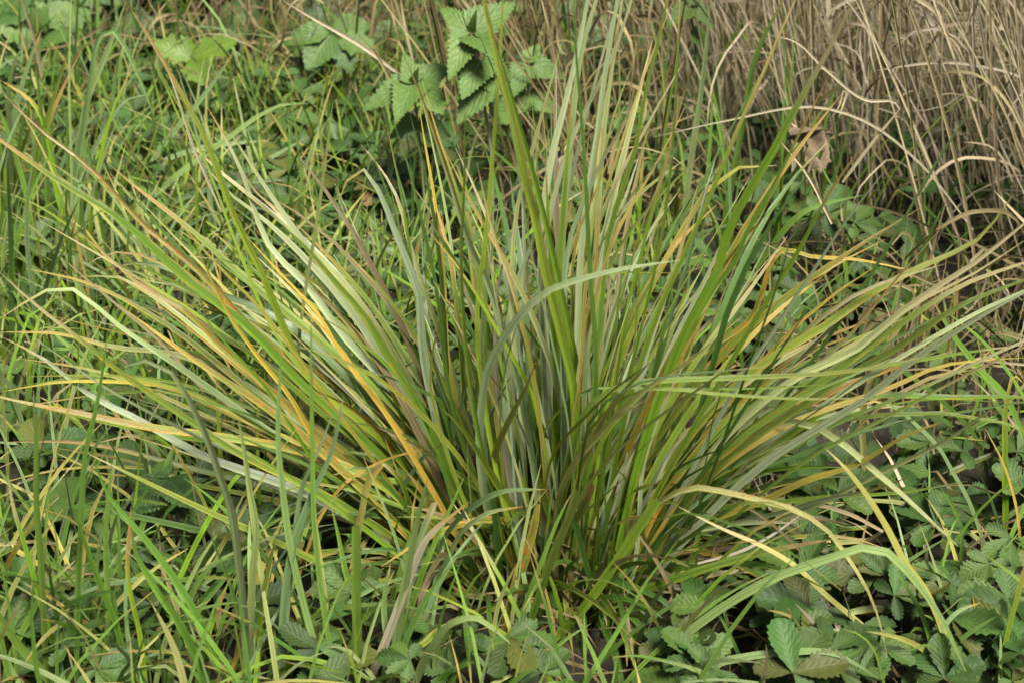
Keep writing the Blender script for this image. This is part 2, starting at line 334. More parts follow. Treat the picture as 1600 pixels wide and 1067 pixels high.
# base -> tip pixel lines, width px, class, depth change, options
TR = [
 # left fan
 ([(742,812),(533,654),(472,600),(388,512),(280,428),(202,354),(67,267),(0,219),(-70,172)],14,'g',-.02,{}),
 ([(752,815),(520,640),(400,520),(304,417),(223,350),(135,256),(67,206),(-10,132)],12,'r',.05,{}),
 ([(765,805),(640,660),(500,532),(415,461),(337,394),(297,358),(209,290),(169,256)],14,'g',.06,{'tipdry':.2,'edge':True}),
 ([(720,800),(600,690),(472,573),(442,509),(405,417),(371,350),(341,270),(314,202),(270,121),(236,64),(195,0)],12,'l',.0,{'tipdry':.2,'edge':True}),
 ([(752,800),(640,640),(526,512),(483,451),(422,387),(378,270),(348,209),(322,165)],14,'b',.12,{}),
 ([(730,795),(600,640),(526,542),(500,495),(439,428),(398,384),(385,370)],8,'o',-.04,{'blunt':False}),
 ([(700,830),(560,780),(493,688),(452,617),(405,559),(358,492),(331,438),(304,377)],8,'o',-.05,{}),
 ([(715,835),(560,740),(405,593),(344,539),(290,485),(223,448),(169,401),(115,357)],12,'r',.0,{'tipdry':.2}),
 ([(715,855),(520,780),(368,704),(287,650),(182,576),(111,519),(54,475),(0,426)],11,'g',-.05,{'tipdry':.2}),
 ([(715,845),(600,760),(455,701),(337,681),(216,664),(135,647),(0,620),(-30,612)],14,'r',-.03,{}),
 ([(705,855),(480,770),(304,704),(216,654),(142,617),(67,559),(0,525)],14,'b',.0,{'tipdry':.1}),
 ([(730,835),(520,690),(337,539),(236,461),(189,434),(115,434)],11,'y',.08,{}),
 ([(705,835),(430,680),(270,566),(189,512),(135,468),(98,446),(60,461),(0,498)],12,'b',-.02,{}),
 ([(755,805),(600,650),(412,485),(324,451),(256,417),(202,411),(148,428)],12,'p',.1,{}),
 ([(730,815),(420,540),(277,428),(229,401),(175,395),(125,421)],7,'y',.1,{}),
 ([(745,835),(600,760),(337,637),(270,606),(175,596),(101,596),(0,612)],9,'o',.0,{}),
 ([(730,825),(500,680),(270,552),(175,542),(101,522),(0,519)],11,'y',.05,{}),
 ([(337,630),(245,530),(152,451),(101,407)],4,'e',-.02,{'yb':-.02}),
 ([(770,935),(640,918),(540,899),(449,855),(337,805),(236,757),(135,707)],14,'g',-.06,{'tipdry':.1,'edge':True}),
 ([(730,925),(600,895),(472,869),(371,842),(280,821),(169,798),(0,778)],12,'k',-.02,{}),
 ([(750,805),(620,560),(520,420),(422,331),(340,265),(294,223)],12,'y',.13,{'tipdry':.2}),
 ([(730,785),(600,560),(500,430),(405,337),(364,307),(317,256)],14,'b',.14,{}),
 ([(715,770),(600,570),(540,450),(470,370),(400,300)],14,'y',.12,{}),
 ([(745,805),(630,620),(540,470),(440,330),(355,200)],13,'b',.12,{}),
 ([(700,850),(520,720),(380,600),(250,500),(130,440),(40,420)],10,'g',.06,{}),
 ([(690,850),(480,730),(300,640),(150,580),(30,560)],10,'y',.05,{}),
 ([(690,860),(480,780),(300,730),(120,690),(10,690)],11,'g',.02,{}),
 ([(690,870),(500,800),(350,770),(200,720),(90,700)],9,'y',.04,{}),
 ([(700,860),(540,740),(420,640),(300,560),(190,480)],12,'r',.0,{}),
 ([(720,840),(600,700),(480,580),(380,500),(270,440),(180,400)],11,'g',.1,{}),
 ([(735,830),(620,690),(520,590),(440,520),(330,450)],11,'b',.1,{}),
 ([(745,825),(640,690),(560,590),(470,470),(400,400)],12,'y',.09,{}),
 # centre left
 ([(745,822),(680,650),(658,519),(655,461),(635,407),(614,354),(591,297),(567,265),(550,273),(530,314)],14,'b',.06,{'tipdry':.12}),
 ([(775,802),(700,560),(640,380),(621,310),(597,267),(564,226)],10,'y',.12,{}),
 ([(780,882),(715,770),(672,670),(638,606),(604,552),(570,495),(530,448),(480,390),(440,350)],15,'g',-.06,{'edge':True,'hint':(.05,-.95,.45)}),
 ([(745,852),(641,707),(608,654),(564,593),(530,542),(460,470)],9,'o',-.04,{}),
 ([(795,852),(700,600),(680,440),(658,341),(635,250),(614,189)],7,'k',.08,{}),
 ([(855,862),(830,700),(813,607),(786,515),(760,434),(729,370),(719,331),(695,256),(675,196),(648,125),(628,81)],12,'b',.0,{'tipdry':.3}),
 ([(842,862),(800,640),(750,440),(722,324),(705,270),(678,192),(660,128)],6,'g',.04,{'tipdry':.2}),
 ([(765,802),(700,560),(692,417),(685,358),(678,304),(665,230),(655,169)],8,'o',.1,{}),
 ([(885,832),(850,700),(823,600),(786,535),(746,465),(712,414),(668,360)],9,'l',-.07,{'edge':True,'tipdry':.2}),
 ([(795,902),(763,800),(749,687),(753,630),(763,573),(786,529),(817,488),(854,456),(901,438),(969,421),(1063,407)],13,'b',-.10,{'tipdry':0,'edge':False}),
 ([(802,852),(757,560),(763,350),(775,200)],10,'g',.1,{}),
 ([(822,852),(775,560),(776,471),(786,411),(803,357)],10,'s',.02,{}),
 ([(812,852),(790,600),(807,441),(830,384),(845,330)],12,'b',.03,{}),
 ([(892,862),(900,700),(894,593),(881,539),(864,471),(847,400),(840,358),(817,263),(797,169),(776,88),(756,0),(735,-120)],14,'l',-.04,{'tipdry':0,'edge':True,'hint':(.05,-.95,.45)}),
 ([(822,862),(768,700),(745,480),(760,358),(770,243),(780,111),(786,0),(792,-110)],8,'l',.0,{'tipdry':0}),
 ([(850,862),(868,600),(861,434),(857,350),(852,250)],9,'l',.04,{}),
 ([(902,862),(888,566),(871,445),(878,358),(888,220),(895,118)],11,'l',.02,{'tipdry':.1}),
 ([(872,852),(860,620),(845,420),(854,287),(864,236),(888,142),(905,68),(918,0),(945,-110)],14,'b',.08,{}),
 ([(897,852),(885,560),(878,358),(888,253),(898,152),(911,67),(932,0),(965,-110)],13,'b',.09,{'tipdry':.15}),
 ([(902,852),(900,560),(911,358),(918,304),(932,219),(945,118),(965,0),(985,-120)],11,'b',.06,{}),
 ([(912,852),(915,560),(932,358),(938,270),(948,169),(962,68),(972,0),(990,-130)],12,'b',.07,{'tipdry':.2}),
 ([(872,852),(850,600),(850,400),(870,290),(901,200),(940,125),(965,68),(1010,-90)],8,'b',.05,{}),
 ([(882,852),(880,620),(880,450),(894,358),(925,287),(955,223),(979,189),(992,128)],14,'b',.0,{'tipdry':.22}),
 ([(907,852),(915,450),(938,270),(965,162),(989,101)],6,'y',.02,{}),
 ([(917,852),(925,640),(940,480),(952,358),(975,287),(996,219),(1006,152),(1023,88),(1043,0),(1065,-90)],9,'g',.02,{}),
 ([(922,852),(950,700),(1000,520),(1040,330),(1056,152),(1060,51),(1066,-80)],5,'g',.05,{}),
 ([(902,852),(910,480),(935,350),(972,267),(1003,213),(1040,145),(1070,95)],8,'l',.05,{}),
 ([(912,852),(930,480),(960,370),(1000,300),(1040,230),(1070,169)],7,'y',.06,{}),
 ([(882,852),(900,470),(948,358),(982,320),(1019,287),(1070,250)],12,'b',.1,{}),
 ([(902,852),(920,520),(960,400),(1010,330),(1070,267),(1110,230)],11,'g',.1,{}),
 ([(902,852),(905,600),(915,509),(928,434),(932,394),(935,350),(945,300)],8,'o',.0,{}),
 ([(905,852),(911,539),(925,481),(945,411),(965,350),(985,290)],9,'y',-.03,{}),
 ([(800,850),(770,600),(740,420),(730,330)],12,'y',.1,{'blunt':True}),
 ([(810,850),(800,600),(820,430),(815,300)],12,'b',.12,{}),
 ([(860,850),(880,600),(905,420),(930,300),(940,200)],13,'b',.1,{}),
 ([(870,850),(905,600),(930,450),(970,330),(1000,240)],13,'b',.12,{}),
 ([(880,850),(925,620),(960,480),(1010,370),(1060,300)],13,'b',.14,{}),
 ([(880,850),(940,650),(990,500),(1050,390),(1120,320)],12,'g',.15,{}),
 # right fan
 ([(942,852),(990,600),(1040,460),(1087,358),(1131,256),(1161,182),(1188,125),(1215,61),(1262,-40)],8,'l',.05,{'tipdry':.3}),
 ([(962,862),(1030,620),(1080,498),(1120,424),(1138,358),(1175,290),(1219,216),(1242,169),(1276,111),(1303,64),(1345,-25)],16,'l',-.04,{'tipdry':.2,'edge':False,'hint':(.05,-.95,.45)}),
 ([(952,862),(1000,700),(1070,532),(1110,458),(1154,400),(1168,358),(1205,297),(1249,209),(1296,118)],8,'g',-.02,{}),
 ([(962,872),(1020,780),(1087,660),(1138,573),(1171,515),(1208,455),(1249,390),(1269,351),(1303,290),(1350,226)],9,'g',-.04,{'tipdry':.15,'edge':True}),
 ([(1000,852),(1094,708),(1164,580),(1198,532),(1235,475),(1276,414),(1313,357),(1350,307),(1389,260)],9,'b',-.05,{}),
 ([(1000,862),(1150,720),(1300,520),(1391,380),(1458,263),(1492,209),(1546,132)],6,'k',.05,{'tipdry':0}),
 ([(985,830),(1110,640),(1195,566),(1296,505),(1357,461),(1431,421),(1533,370),(1583,304)],14,'g',.0,{'tipdry':.05,'edge':True}),
 ([(1000,840),(1161,654),(1249,586),(1337,546),(1397,495),(1465,448),(1533,404),(1600,350),(1640,320)],13,'b',-.04,{'edge':False}),
 ([(1000,850),(1200,620),(1380,510),(1448,465),(1516,431),(1600,377)],7,'y',.0,{}),
 ([(1010,850),(1150,690),(1280,600),(1414,502),(1499,448),(1600,411),(1650,395)],12,'g',-.02,{}),
 ([(1000,860),(1120,730),(1262,627),(1330,583),(1397,546),(1499,478),(1600,438),(1650,420)],13,'g',-.06,{}),
 ([(1000,870),(1200,720),(1364,613),(1431,559),(1499,515),(1600,458),(1650,440)],12,'b',-.07,{'edge':False}),
 ([(980,850),(1080,720),(1200,620),(1300,585),(1397,569),(1499,552),(1600,539)],9,'g',.02,{}),
 ([(980,870),(1080,770),(1240,660),(1397,603),(1465,573),(1533,563),(1600,559)],10,'o',.0,{}),
 ([(990,880),(1100,760),(1229,681),(1296,637),(1364,618),(1480,620),(1600,620),(1650,625)],12,'g',-.06,{}),
 ([(882,862),(890,720),(918,637),(962,606),(1002,596),(1060,593),(1195,588),(1296,583),(1397,569),(1480,545)],9,'g',-.1,{'edge':True}),
 ([(975,882),(1060,832),(1127,808),(1205,778),(1262,751),(1330,730),(1431,674),(1478,657)],14,'o',-.13,{'tipdry':0,'hint':(-.1,-.5,.85)}),
 ([(862,852),(900,720),(935,681),(1002,613),(1070,569),(1117,532)],10,'y',-.1,{'edge':True}),
 ([(882,862),(918,704),(942,654),(979,606),(1013,569)],14,'r',-.06,{'blunt':False}),
 ([(750,805),(776,701),(800,647),(824,600),(835,570)],11,'r',-.09,{}),
 ([(903,912),(847,848),(817,815),(780,761),(746,704),(719,664),(682,630)],13,'l',-.08,{'edge':False,'tipdry':0,'hint':(.05,-.95,.45)}),
 ([(800,1058),(820,994),(840,936),(861,872),(891,801),(901,764)],12,'l',-.03,{'blunt':True,'tipdry':0,'hint':(.05,-.95,.45)}),
 ([(812,932),(827,896),(881,835),(911,791),(925,757)],12,'r',-.08,{'blunt':True,'hint':(.05,-.95,.45)}),
 ([(844,1022),(867,997),(911,950),(959,882),(992,832),(1026,781)],15,'l',-.03,{'blunt':True,'edge':False,'tipdry':0,'hint':(.05,-.95,.45)}),
 ([(786,987),(790,970),(810,902),(830,835),(844,761)],20,'r',.01,{'tipdry':0,'hint':(.05,-.95,.45)}),
 ([(875,850),(901,815),(940,778),(982,740)],5,'l',-.08,{'yb':-.06}),
 ([(942,945),(915,942),(894,936),(893,900),(877,855)],8,'e',-.02,{}),
 ([(825,945),(812,963),(827,1004),(837,1064)],16,'p',-.05,{'blunt':True,'zb':.03}),
 ([(812,965),(800,987),(785,1066)],15,'g',-.05,{'zb':.02}),
 ([(921,882),(952,936),(979,997),(1009,1048)],13,'r',-.06,{'blunt':True,'zb':.03}),
 ([(930,930),(972,970),(1002,1014),(1040,1066)],16,'g',-.05,{'zb':.02}),
 ([(955,892),(1019,859),(1060,838),(1144,818),(1245,816)],11,'b',-.05,{'edge':False}),
 ([(918,970),(1002,923),(1060,902),(1195,862),(1300,842)],13,'g',-.04,{}),
 ([(975,905),(1060,880),(1161,855),(1296,848),(1465,835),(1600,823)],10,'y',.04,{}),
 ([(990,895),(1200,840),(1380,821),(1499,815),(1600,801)],8,'g',.06,{}),
 ([(960,870),(1020,790),(1087,761),(1144,771),(1195,783),(1246,798),(1296,832),(1323,869),(1354,919),(1374,970),(1386,1024)],9,'y',-.14,{'edge':True}),
 ([(970,860),(1100,740),(1230,650),(1350,590),(1450,560)],12,'r',.04,{}),
 ([(970,860),(1090,760),(1200,700),(1330,640)],12,'g',.03,{}),
 ([(980,880),(1100,800),(1200,760),(1300,740)],12,'g',.02,{}),
 ([(975,870),(1060,740),(1150,640),(1240,560),(1330,525)],13,'r',.05,{}),
 ([(960,860),(1060,700),(1150,610),(1260,540),(1360,500)],12,'b',.06,{}),
 ([(950,860),(1030,720),(1110,600),(1200,500),(1300,420)],11,'g',.08,{}),
 ([(945,855),(1010,700),(1090,560),(1160,470),(1230,370)],11,'g',.1,{}),
 ([(940,855),(990,690),(1050,540),(1100,440),(1150,330)],12,'b',.1,{}),
 ([(930,855),(970,680),(1020,520),(1060,400),(1090,290)],12,'b',.1,{}),
 ([(940,900),(1010,870),(1130,860),(1240,850)],10,'g',.0,{}),
 ([(945,920),(1030,900),(1150,890)],10,'y',.0,{}),
 ([(1000,600),(1090,555),(1170,500),(1230,390),(1260,400),(1330,405),(1433,425)],9,'r',.0,{'yb':.05}),
 ([(720,900),(640,870),(560,856),(449,882),(371,899),(314,919),(270,950),(223,987)],9,'o',-.06,{}),
 ([(640,895),(526,909),(466,933),(405,945),(337,967),(236,1007)],7,'o',-.03,{}),
 ([(462,919),(479,862),(500,808),(540,754),(597,720),(665,700)],5,'o',.04,{'yb':-.1,'zb':.0}),
 ([(641,825),(638,784),(618,740),(594,724),(575,735)],8,'l',-.02,{'yb':-.06}),
 ([(700,980),(740,960),(790,935)],7,'g',-.02,{}),
]
ntuft = 0
def lower(pts):
    """the feet of the tuft sit a little in front of where the blades disappear in the thatch"""
    if 780 < pts[0][1] < 880 and 690 < pts[0][0] < 1020:
        return [(pts[0][0]*.85 + 866*.15, pts[0][1] + 72)] + list(pts[1:])
    return list(pts)
for pts, wpx, cls, dy, op in TR:
    op = dict(op); yb = op.pop('yb', None); zb = op.pop('zb', None)
    P = trace(lower(pts), dy + rnd.uniform(-.015, .015), yb, zb)
    sl_ = rnd.uniform(-.3, .3)
    add_blade('leaf_blade', tuft, P, wpx/1720.0*.84, cls, nseg=22, fold=rnd.uniform(.12, .4), tw=(sl_, sl_+rnd.uniform(-.4, .4)), wave=rnd.choice([0, 0, .25]), **op)
    ntuft += 1
mixcls = ['g', 'g', 'g', 'g', 'g', 'k', 'k', 'b', 'b', 'b', 'y', 'r', 'l', 'l', 'l', 'p']
TRV = [t for t in TR if len(t[0]) >= 4 and 'yb' not in t[4] and 'zb' not in t[4] and t[0][0][1] < 910]
def companion(frac):
    """a neighbour of a leading blade: same sweep, its own foot, tip, length and depth"""
    pts, wpx, cls, dy, op = rnd.choice(TRV)
    p = np.array(lower(pts), float); n = len(p)
    d = np.concatenate([[0], np.cumsum(np.linalg.norm(np.diff(p, axis=0), axis=1))]); d /= d[-1]
    f = rnd.uniform(*frac); q = np.linspace(0, f, 7)
    p = np.stack([np.interp(q, d, p[:, 0]), np.interp(q, d, p[:, 1])], 1)
    t = (q/q[-1])[:, None]
    b0 = np.array([rnd.gauss(0, 30), rnd.uniform(-60, 30)]); b1 = np.array([rnd.gauss(0, 50), rnd.gauss(0, 34)]); bow = np.array([rnd.gauss(0, 16), rnd.gauss(0, 14)])
    if rnd.random() < .36: b1 = b1 + np.array([rnd.choice([-1, 1])*rnd.uniform(70, 170), rnd.uniform(-20, 60)])     # some lean across their neighbours
    if rnd.random() < .3 and abs(p[-1][0]-p[0][0]) > 250: b1 = b1 + np.array([0, rnd.uniform(40, 130)])     # old outer blades droop
    p = p + b0*(1-t) + b1*t**1.5 + bow*np.sin(math.pi*t)
    return trace(p, dy + rnd.uniform(-.07, .10)), wpx*rnd.uniform(.34, .66), (cls if rnd.random() < .3 and cls != 'o' else rnd.choice(mixcls))
while ntuft < 240:
    P, wpx, cls = companion((.68, 1.04))
    if max(p[2] for p in P) < .03: continue
    add_blade('leaf_blade', tuft, P, wpx/1720.0, cls, nseg=18, fold=rnd.uniform(.15, .5), tw=(rnd.uniform(-.6, .6), rnd.uniform(-.6, .6)), wave=rnd.choice([0, .2]))
    ntuft += 1

def fan_blade(rs, c0, rad, lean, length, az, droop, out=0.5):
    """free-standing blade: foot in the disc, leaning out at an azimuth and drooping"""
    r = rad*math.sqrt(rs.random()); a = az + rs.uniform(-.9, .9)
    x, y = c0[0] + r*math.cos(a), c0[1] + r*math.sin(a)*0.75
    kink = rs.choice([3, 4]) if rs.random() < .06 else -1
    pts = []; n = 6; th = lean*0.55; px, pz = 0.0, 0.0; cur = np.array([x, y, float(hgt(x, y))+.004])
    d = np.array([math.cos(az), math.sin(az), 0])
    side = np.array([-d[1], d[0], 0])*rs.uniform(-.12, .12)
    for i in range(n+1):
        pts.append(cur.copy())
        cur = cur + (d*math.sin(th) + np.array([0, 0, math.cos(th)]) + side*(i/n))*length/n
        th += lean*0.45/n*1.5 + droop*(i/n)**1.5 + rs.gauss(0, .05)
        if i == kink: th += rs.uniform(.4, 1.0)
        side = side + np.array([-d[1], d[0], 0])*rs.gauss(0, .06)
        if cur[2] < 0.01: cur[2] = 0.01
    return pts
while ntuft < 250:
    k = rnd.random()
    if k < .38: az = math.pi + rnd.gauss(0, .7); lean = rnd.uniform(.45, 1.35)
    elif k < .74: az = rnd.gauss(0, .7); lean = rnd.uniform(.5, 1.35)
    elif k < .92: az = math.pi/2 + rnd.gauss(0, .7); lean = rnd.uniform(.05, .8)
    else: az = -math.pi/2 + rnd.gauss(0, .8); lean = rnd.uniform(.3, .9)
    L = rnd.uniform(.2, .44) if math.sin(az) > -.5 else rnd.uniform(.14, .30)
    P = fan_blade(rnd, TC + np.array([0, .03, 0]), .105, lean, L, az, rnd.uniform(0, .22))
    add_blade('leaf_blade', tuft, P, rnd.uniform(.004, .0075), rnd.choice(mixcls), nseg=16, fold=rnd.uniform(.15, .5), tw=(rnd.uniform(-.8, .8), rnd.uniform(-.8, .8)), wave=.2)
    ntuft += 1
b = Buf()
for i in range(100):
    P, wpx, cls = companion((.3, .75)); wpx *= .7
    b.add(*blade(P, wpx/1720.0*.9, cls, nseg=12, cols=3, tw=(rnd.uniform(-.8, .8), rnd.uniform(-.8, .8))))
for i in range(120):      # matted skirt of old brown leaves round the foot
    az = rnd.uniform(0, 2*math.pi)
    P = fan_blade(rnd, TC, .12, rnd.uniform(1.2, 1.75), rnd.uniform(.08, .22), az, rnd.uniform(0, .25))
    b.add(*blade(P, rnd.uniform(.003, .0065), rnd.choice(['k', 'd', 'g', 'g', 'r', 'k']), nseg=8, cols=3, tw=(rnd.uniform(-1, 1), rnd.uniform(-1, 1))))
for i in range(190):
    az = rnd.uniform(0, 2*math.pi)
    lean = rnd.uniform(.05, 1.25); L = rnd.uniform(.10, .42)*(0.6 if math.sin(az) < -.4 else 1)
    P = fan_blade(rnd, TC, .115, lean, L, az, rnd.uniform(0, .3))
    b.add(*blade(P, rnd.uniform(.003, .007), rnd.choice(['d', 'g', 'k', 'g', 'k', 'r', 'k', 'k']), nseg=9, cols=3, tw=(rnd.uniform(-1, 1), rnd.uniform(-1, 1))))
tag(link('inner_blades', b.mesh('inner_blades', M_BLADE, TC), tuft), kind='stuff')

# ------------------------------------------------------------------ other grass clumps, blade by blade
def clump(loc, label, traces, wscale=1.0, cat='grass'):
    e = empty('grass_clump', (*loc, 0.0), label, cat, 'green grass clumps around the tuft')
    for pts, wpx, cls, dy, *op in traces:
        op = dict(op[0]) if op else {}
        yb = op.pop('yb', None); zb = op.pop('zb', None)
        P = trace(pts, dy, yb, zb)
        sl_ = rnd.uniform(-.3, .3)
        dist = np.linalg.norm(np.mean(P, axis=0)-CAM)
        add_blade('leaf_blade', e, P, wpx*dist/FPX*1.08*wscale, cls, nseg=20, fold=rnd.uniform(.1, .35), tw=(sl_, sl_+rnd.uniform(-.5, .5)), mat=M_BLADE if cls in 'oryg' else M_GRASS, **op)
    return e
def fill(e, n, c0, rad, L0, L1, lean0, lean1, w0, w1, classes, az0=0, azs=math.pi, name='leaf_blade', mat=None, droop=.25):
    for i in range(n):
        P = fan_blade(rnd, c0, rad, rnd.uniform(lean0, lean1), rnd.uniform(L0, L1), az0 + rnd.uniform(-azs, azs), rnd.uniform(0, droop))
        add_blade(name, e, P, rnd.uniform(w0, w1), rnd.choice(classes), nseg=12, cols=3, tw=(rnd.uniform(-.7, .7), rnd.uniform(-.7, .7)), mat=mat or M_GRASS)

e = clump((-.36, -.17), 'tall bright green grass blades rising from the lower left foreground', [
 ([(78,1110),(74,1058),(64,869),(57,778),(57,700),(52,610)],9,'f',.02),
 ([(120,1110),(120,1058),(127,818),(135,700),(150,640),(169,515)],9,'f',.02),
 ([(112,1110),(98,1058),(57,916),(37,845),(20,788),(12,740)],8,'l',.02),
 ([(365,1110),(347,1058),(304,953),(263,889),(219,832),(175,781),(142,710)],10,'f',.0),
 ([(340,1110),(320,1058),(280,973),(243,919),(209,852),(205,820)],11,'f',-.02),
 ([(205,1110),(199,1058),(182,980),(152,902),(128,835),(110,780)],10,'k',.0),
 ([(391,1110),(388,1058),(374,879),(361,791),(345,745),(320,674),(297,627),(270,583),(236,566),(205,562),(188,574)],13,'p',-.03,{'tipdry':0}),
 ([(392,1110),(391,1058),(395,902),(400,815),(391,767),(381,700),(372,650)],11,'p',.01),
 ([(520,1110),(506,1058),(472,933),(452,845),(442,768),(435,700),(439,549)],10,'p',.02),
 ([(438,1110),(439,1058),(442,970),(459,852),(483,784),(520,700),(536,620)],11,'p',.02),
 ([(440,1110),(445,1000),(462,828),(472,761),(499,700),(522,640)],8,'p',.03),
 ([(530,1110),(523,1058),(499,902),(489,778),(488,700),(486,586),(486,485)],8,'f',.02),
 ([(590,900),(540,794),(516,744),(496,700),(470,640)],6,'l',.02),
 ([(100,1100),(74,1058),(27,1004),(0,963),(-20,930)],12,'f',-.02),
 ([(5,1090),(13,1037),(44,970),(74,916),(118,875)],9,'f',.03),
 ([(190,1080),(135,994),(88,960),(44,923),(0,902)],9,'p',.05),
 ([(290,1080),(253,1051),(169,1024),(84,1010),(0,1017)],9,'p',.03),
 ([(265,1110),(267,1058),(287,960),(310,909),(337,879),(371,869)],9,'f',.03),
 ([(290,960),(321,909),(371,886),(422,865)],6,'p',.03,{'yb':-.12}),
 ([(425,1110),(432,1058),(456,1027),(489,997),(540,980)],11,'g',.02),
 ([(352,900),(352,800),(345,720),(341,654),(337,579)],6,'l',.02),
 ([(410,900),(405,780),(402,671),(405,586)],5,'l',.02),
 ([(465,640),(469,512),(476,461),(493,358),(506,270),(520,159)],5,'y',.02,{'yb':.02}),
 ([(345,1100),(371,1024),(415,967)],6,'o',.02),
 ([(30,1100),(20,980),(2,880)],8,'f',.03), ([(150,1100),(170,960),(165,860),(175,720)],7,'f',.04),
 ([(230,1100),(220,1000),(200,900),(205,790)],7,'l',.03), ([(300,1100),(330,980),(360,900)],6,'l',.03),
])
fill(e, 60, (-.38, -.16), .22, .10, .26, .3, 1.2, .002, .0045, ['f', 'p', 'l', 'p', 'y'])

e = clump((-.13, -.16), 'pale and half withered grass blades arching up at the bottom edge, left of centre', [
 ([(560,1110),(560,1058),(557,940),(557,852),(556,820)],13,'f',.0,{'blunt':True,'tipdry':0}),
 ([(557,960),(553,869),(564,801),(582,740),(596,725)],12,'y',.0,{'blunt':True,'yb':-.12}),
 ([(570,1100),(580,1058),(598,1014),(625,943),(648,882),(672,835),(699,811),(733,784)],13,'s',.0,{'tipdry':.2}),
 ([(605,1100),(611,1058),(621,987),(635,902),(655,801),(668,747)],12,'p',.0),
 ([(600,1090),(630,960),(658,835),(679,784)],11,'p',.02,{'blunt':True}),
 ([(676,900),(692,842),(733,795),(783,768),(851,764)],10,'p',-.03,{'yb':-.1}),
 ([(664,1010),(668,970),(679,919),(699,872),(726,825),(766,800),(817,791)],10,'p',-.02),
 ([(640,1100),(652,1058),(679,1004),(712,970),(743,965),(773,984),(800,1007)],11,'p',-.03),
 ([(600,1000),(625,965),(665,950),(705,948)],8,'f',.0,{'yb':-.14}),
 ([(520,1100),(545,1010),(575,960),(610,930)],9,'f',.02), ([(690,1100),(720,1040),(760,1010),(790,1000)],9,'f',.0),
 ([(590,1110),(605,1020),(600,940),(610,880)],9,'p',.02), ([(640,1110),(625,1020),(640,940)],8,'f',.02),
 ([(700,1100),(680,1040),(690,990)],8,'p',.0), ([(660,1110),(700,1050),(750,1030)],9,'k',.0),
])
fill(e, 18, (-.12, -.19), .13, .08, .18, .1, .9, .003, .006, ['f', 'p', 'y', 'f'])

e = clump((.33, -.17), 'long blue-green grass blades arching across the lower right corner', [
 ([(970,1090),(1060,1000),(1127,950),(1212,902),(1296,872),(1357,855),(1380,860),(1425,902),(1465,956),(1515,1062)],12,'p',-.03,{'tipdry':0}),
 ([(1000,1100),(1060,1056),(1161,1027),(1229,1019),(1303,1021),(1337,1037),(1380,1066)],12,'p',-.03,{'tipdry':0}),
 ([(1500,1080),(1441,916),(1414,879),(1384,822),(1350,768),(1320,730),(1290,700)],15,'y',.0,{'tipdry':.1}),
 ([(1440,1062),(1421,1044),(1347,977),(1279,919),(1249,889),(1195,855),(1127,825),(1060,791)],8,'y',.0),
 ([(1225,894),(1178,891),(1111,899),(1060,919)],7,'e',.0,{'yb':-.1}),
 ([(1225,898),(1170,905),(1120,935),(1100,960)],6,'e',.0,{'yb':-.1}),
 ([(1420,960),(1364,950),(1316,960),(1276,980),(1239,1017)],10,'y',.0,{'yb':-.12}),
 ([(1390,1100),(1418,1058),(1465,990),(1499,953),(1532,941)],9,'p',.02),
 ([(1545,1100),(1556,1058),(1580,963),(1600,889),(1620,810)],11,'l',.0),
 ([(1470,1090),(1440,960),(1400,890)],8,'f',.02), ([(1450,1090),(1500,1000),(1560,960)],8,'f',.0),
 ([(1380,990),(1300,985),(1200,985),(1130,1000)],7,'y',.0,{'yb':-.12}),
 ([(1510,1090),(1530,1000),(1520,930)],6,'l',.03), ([(1330,1090),(1300,1050),(1250,1040)],7,'f',.02),
 ([(1300,930),(1250,860),(1180,800),(1130,775)],4,'d',.0,{'yb':-.1}),
 ([(1090,880),(1160,860),(1240,812),(1255,800)],4,'w',.0,{'yb':-.1}),
 ([(1380,830),(1320,800),(1270,790),(1235,808),(1230,822)],5,'e',.0,{'yb':-.08}),
])
fill(e, 26, (.36, -.15), .22, .06, .16, .2, 1.0, .0022, .0045, ['f', 'p', 'y', 'e', 'w'])

e = clump((.56, .02), 'narrow green blades bending over at the right edge, in front of the tuft', [
 ([(1545,760),(1533,701),(1465,620),(1397,569),(1364,546),(1316,515),(1276,488),(1242,478),(1232,490)],7,'k',-.03),
 ([(1600,680),(1566,613),(1533,579),(1482,512),(1458,471)],9,'f',.0,{'yb':.03}),
 ([(1620,660),(1573,579),(1533,532),(1475,485)],8,'f',.0,{'yb':.04}),
 ([(1360,835),(1350,708),(1347,664),(1354,613),(1374,563),(1404,515),(1435,478)],9,'y',.0),
 ([(1570,860),(1571,821),(1570,700),(1574,620),(1585,586),(1600,600)],9,'l',.0),
 ([(1545,870),(1532,835),(1512,781),(1482,727),(1472,708),(1431,664),(1397,637),(1367,627),(1345,632)],12,'p',-.02),
 ([(1605,930),(1598,889),(1586,784),(1566,720),(1540,670)],4,'o',.0),
 ([(1440,760),(1490,690),(1560,650),(1610,640)],9,'f',.0), ([(1400,790),(1480,740),(1600,690)],9,'g',.03),
 ([(1500,900),(1500,820),(1470,760)],5,'f',.0), ([(1130,660),(1170,590),(1200,540)],5,'l',.0,{'yb':-.02}),
 ([(1165,700),(1185,640),(1198,580),(1240,480)],4,'l',.0,{'yb':-.03}),
 ([(1090,820),(1120,740),(1160,600),(1190,530)],5,'f',.0,{'yb':-.03}),
])
fill(e, 14, (.55, .06), .14, .08, .2, .1, .9, .002, .004, ['f', 'g', 'e', 'w'])

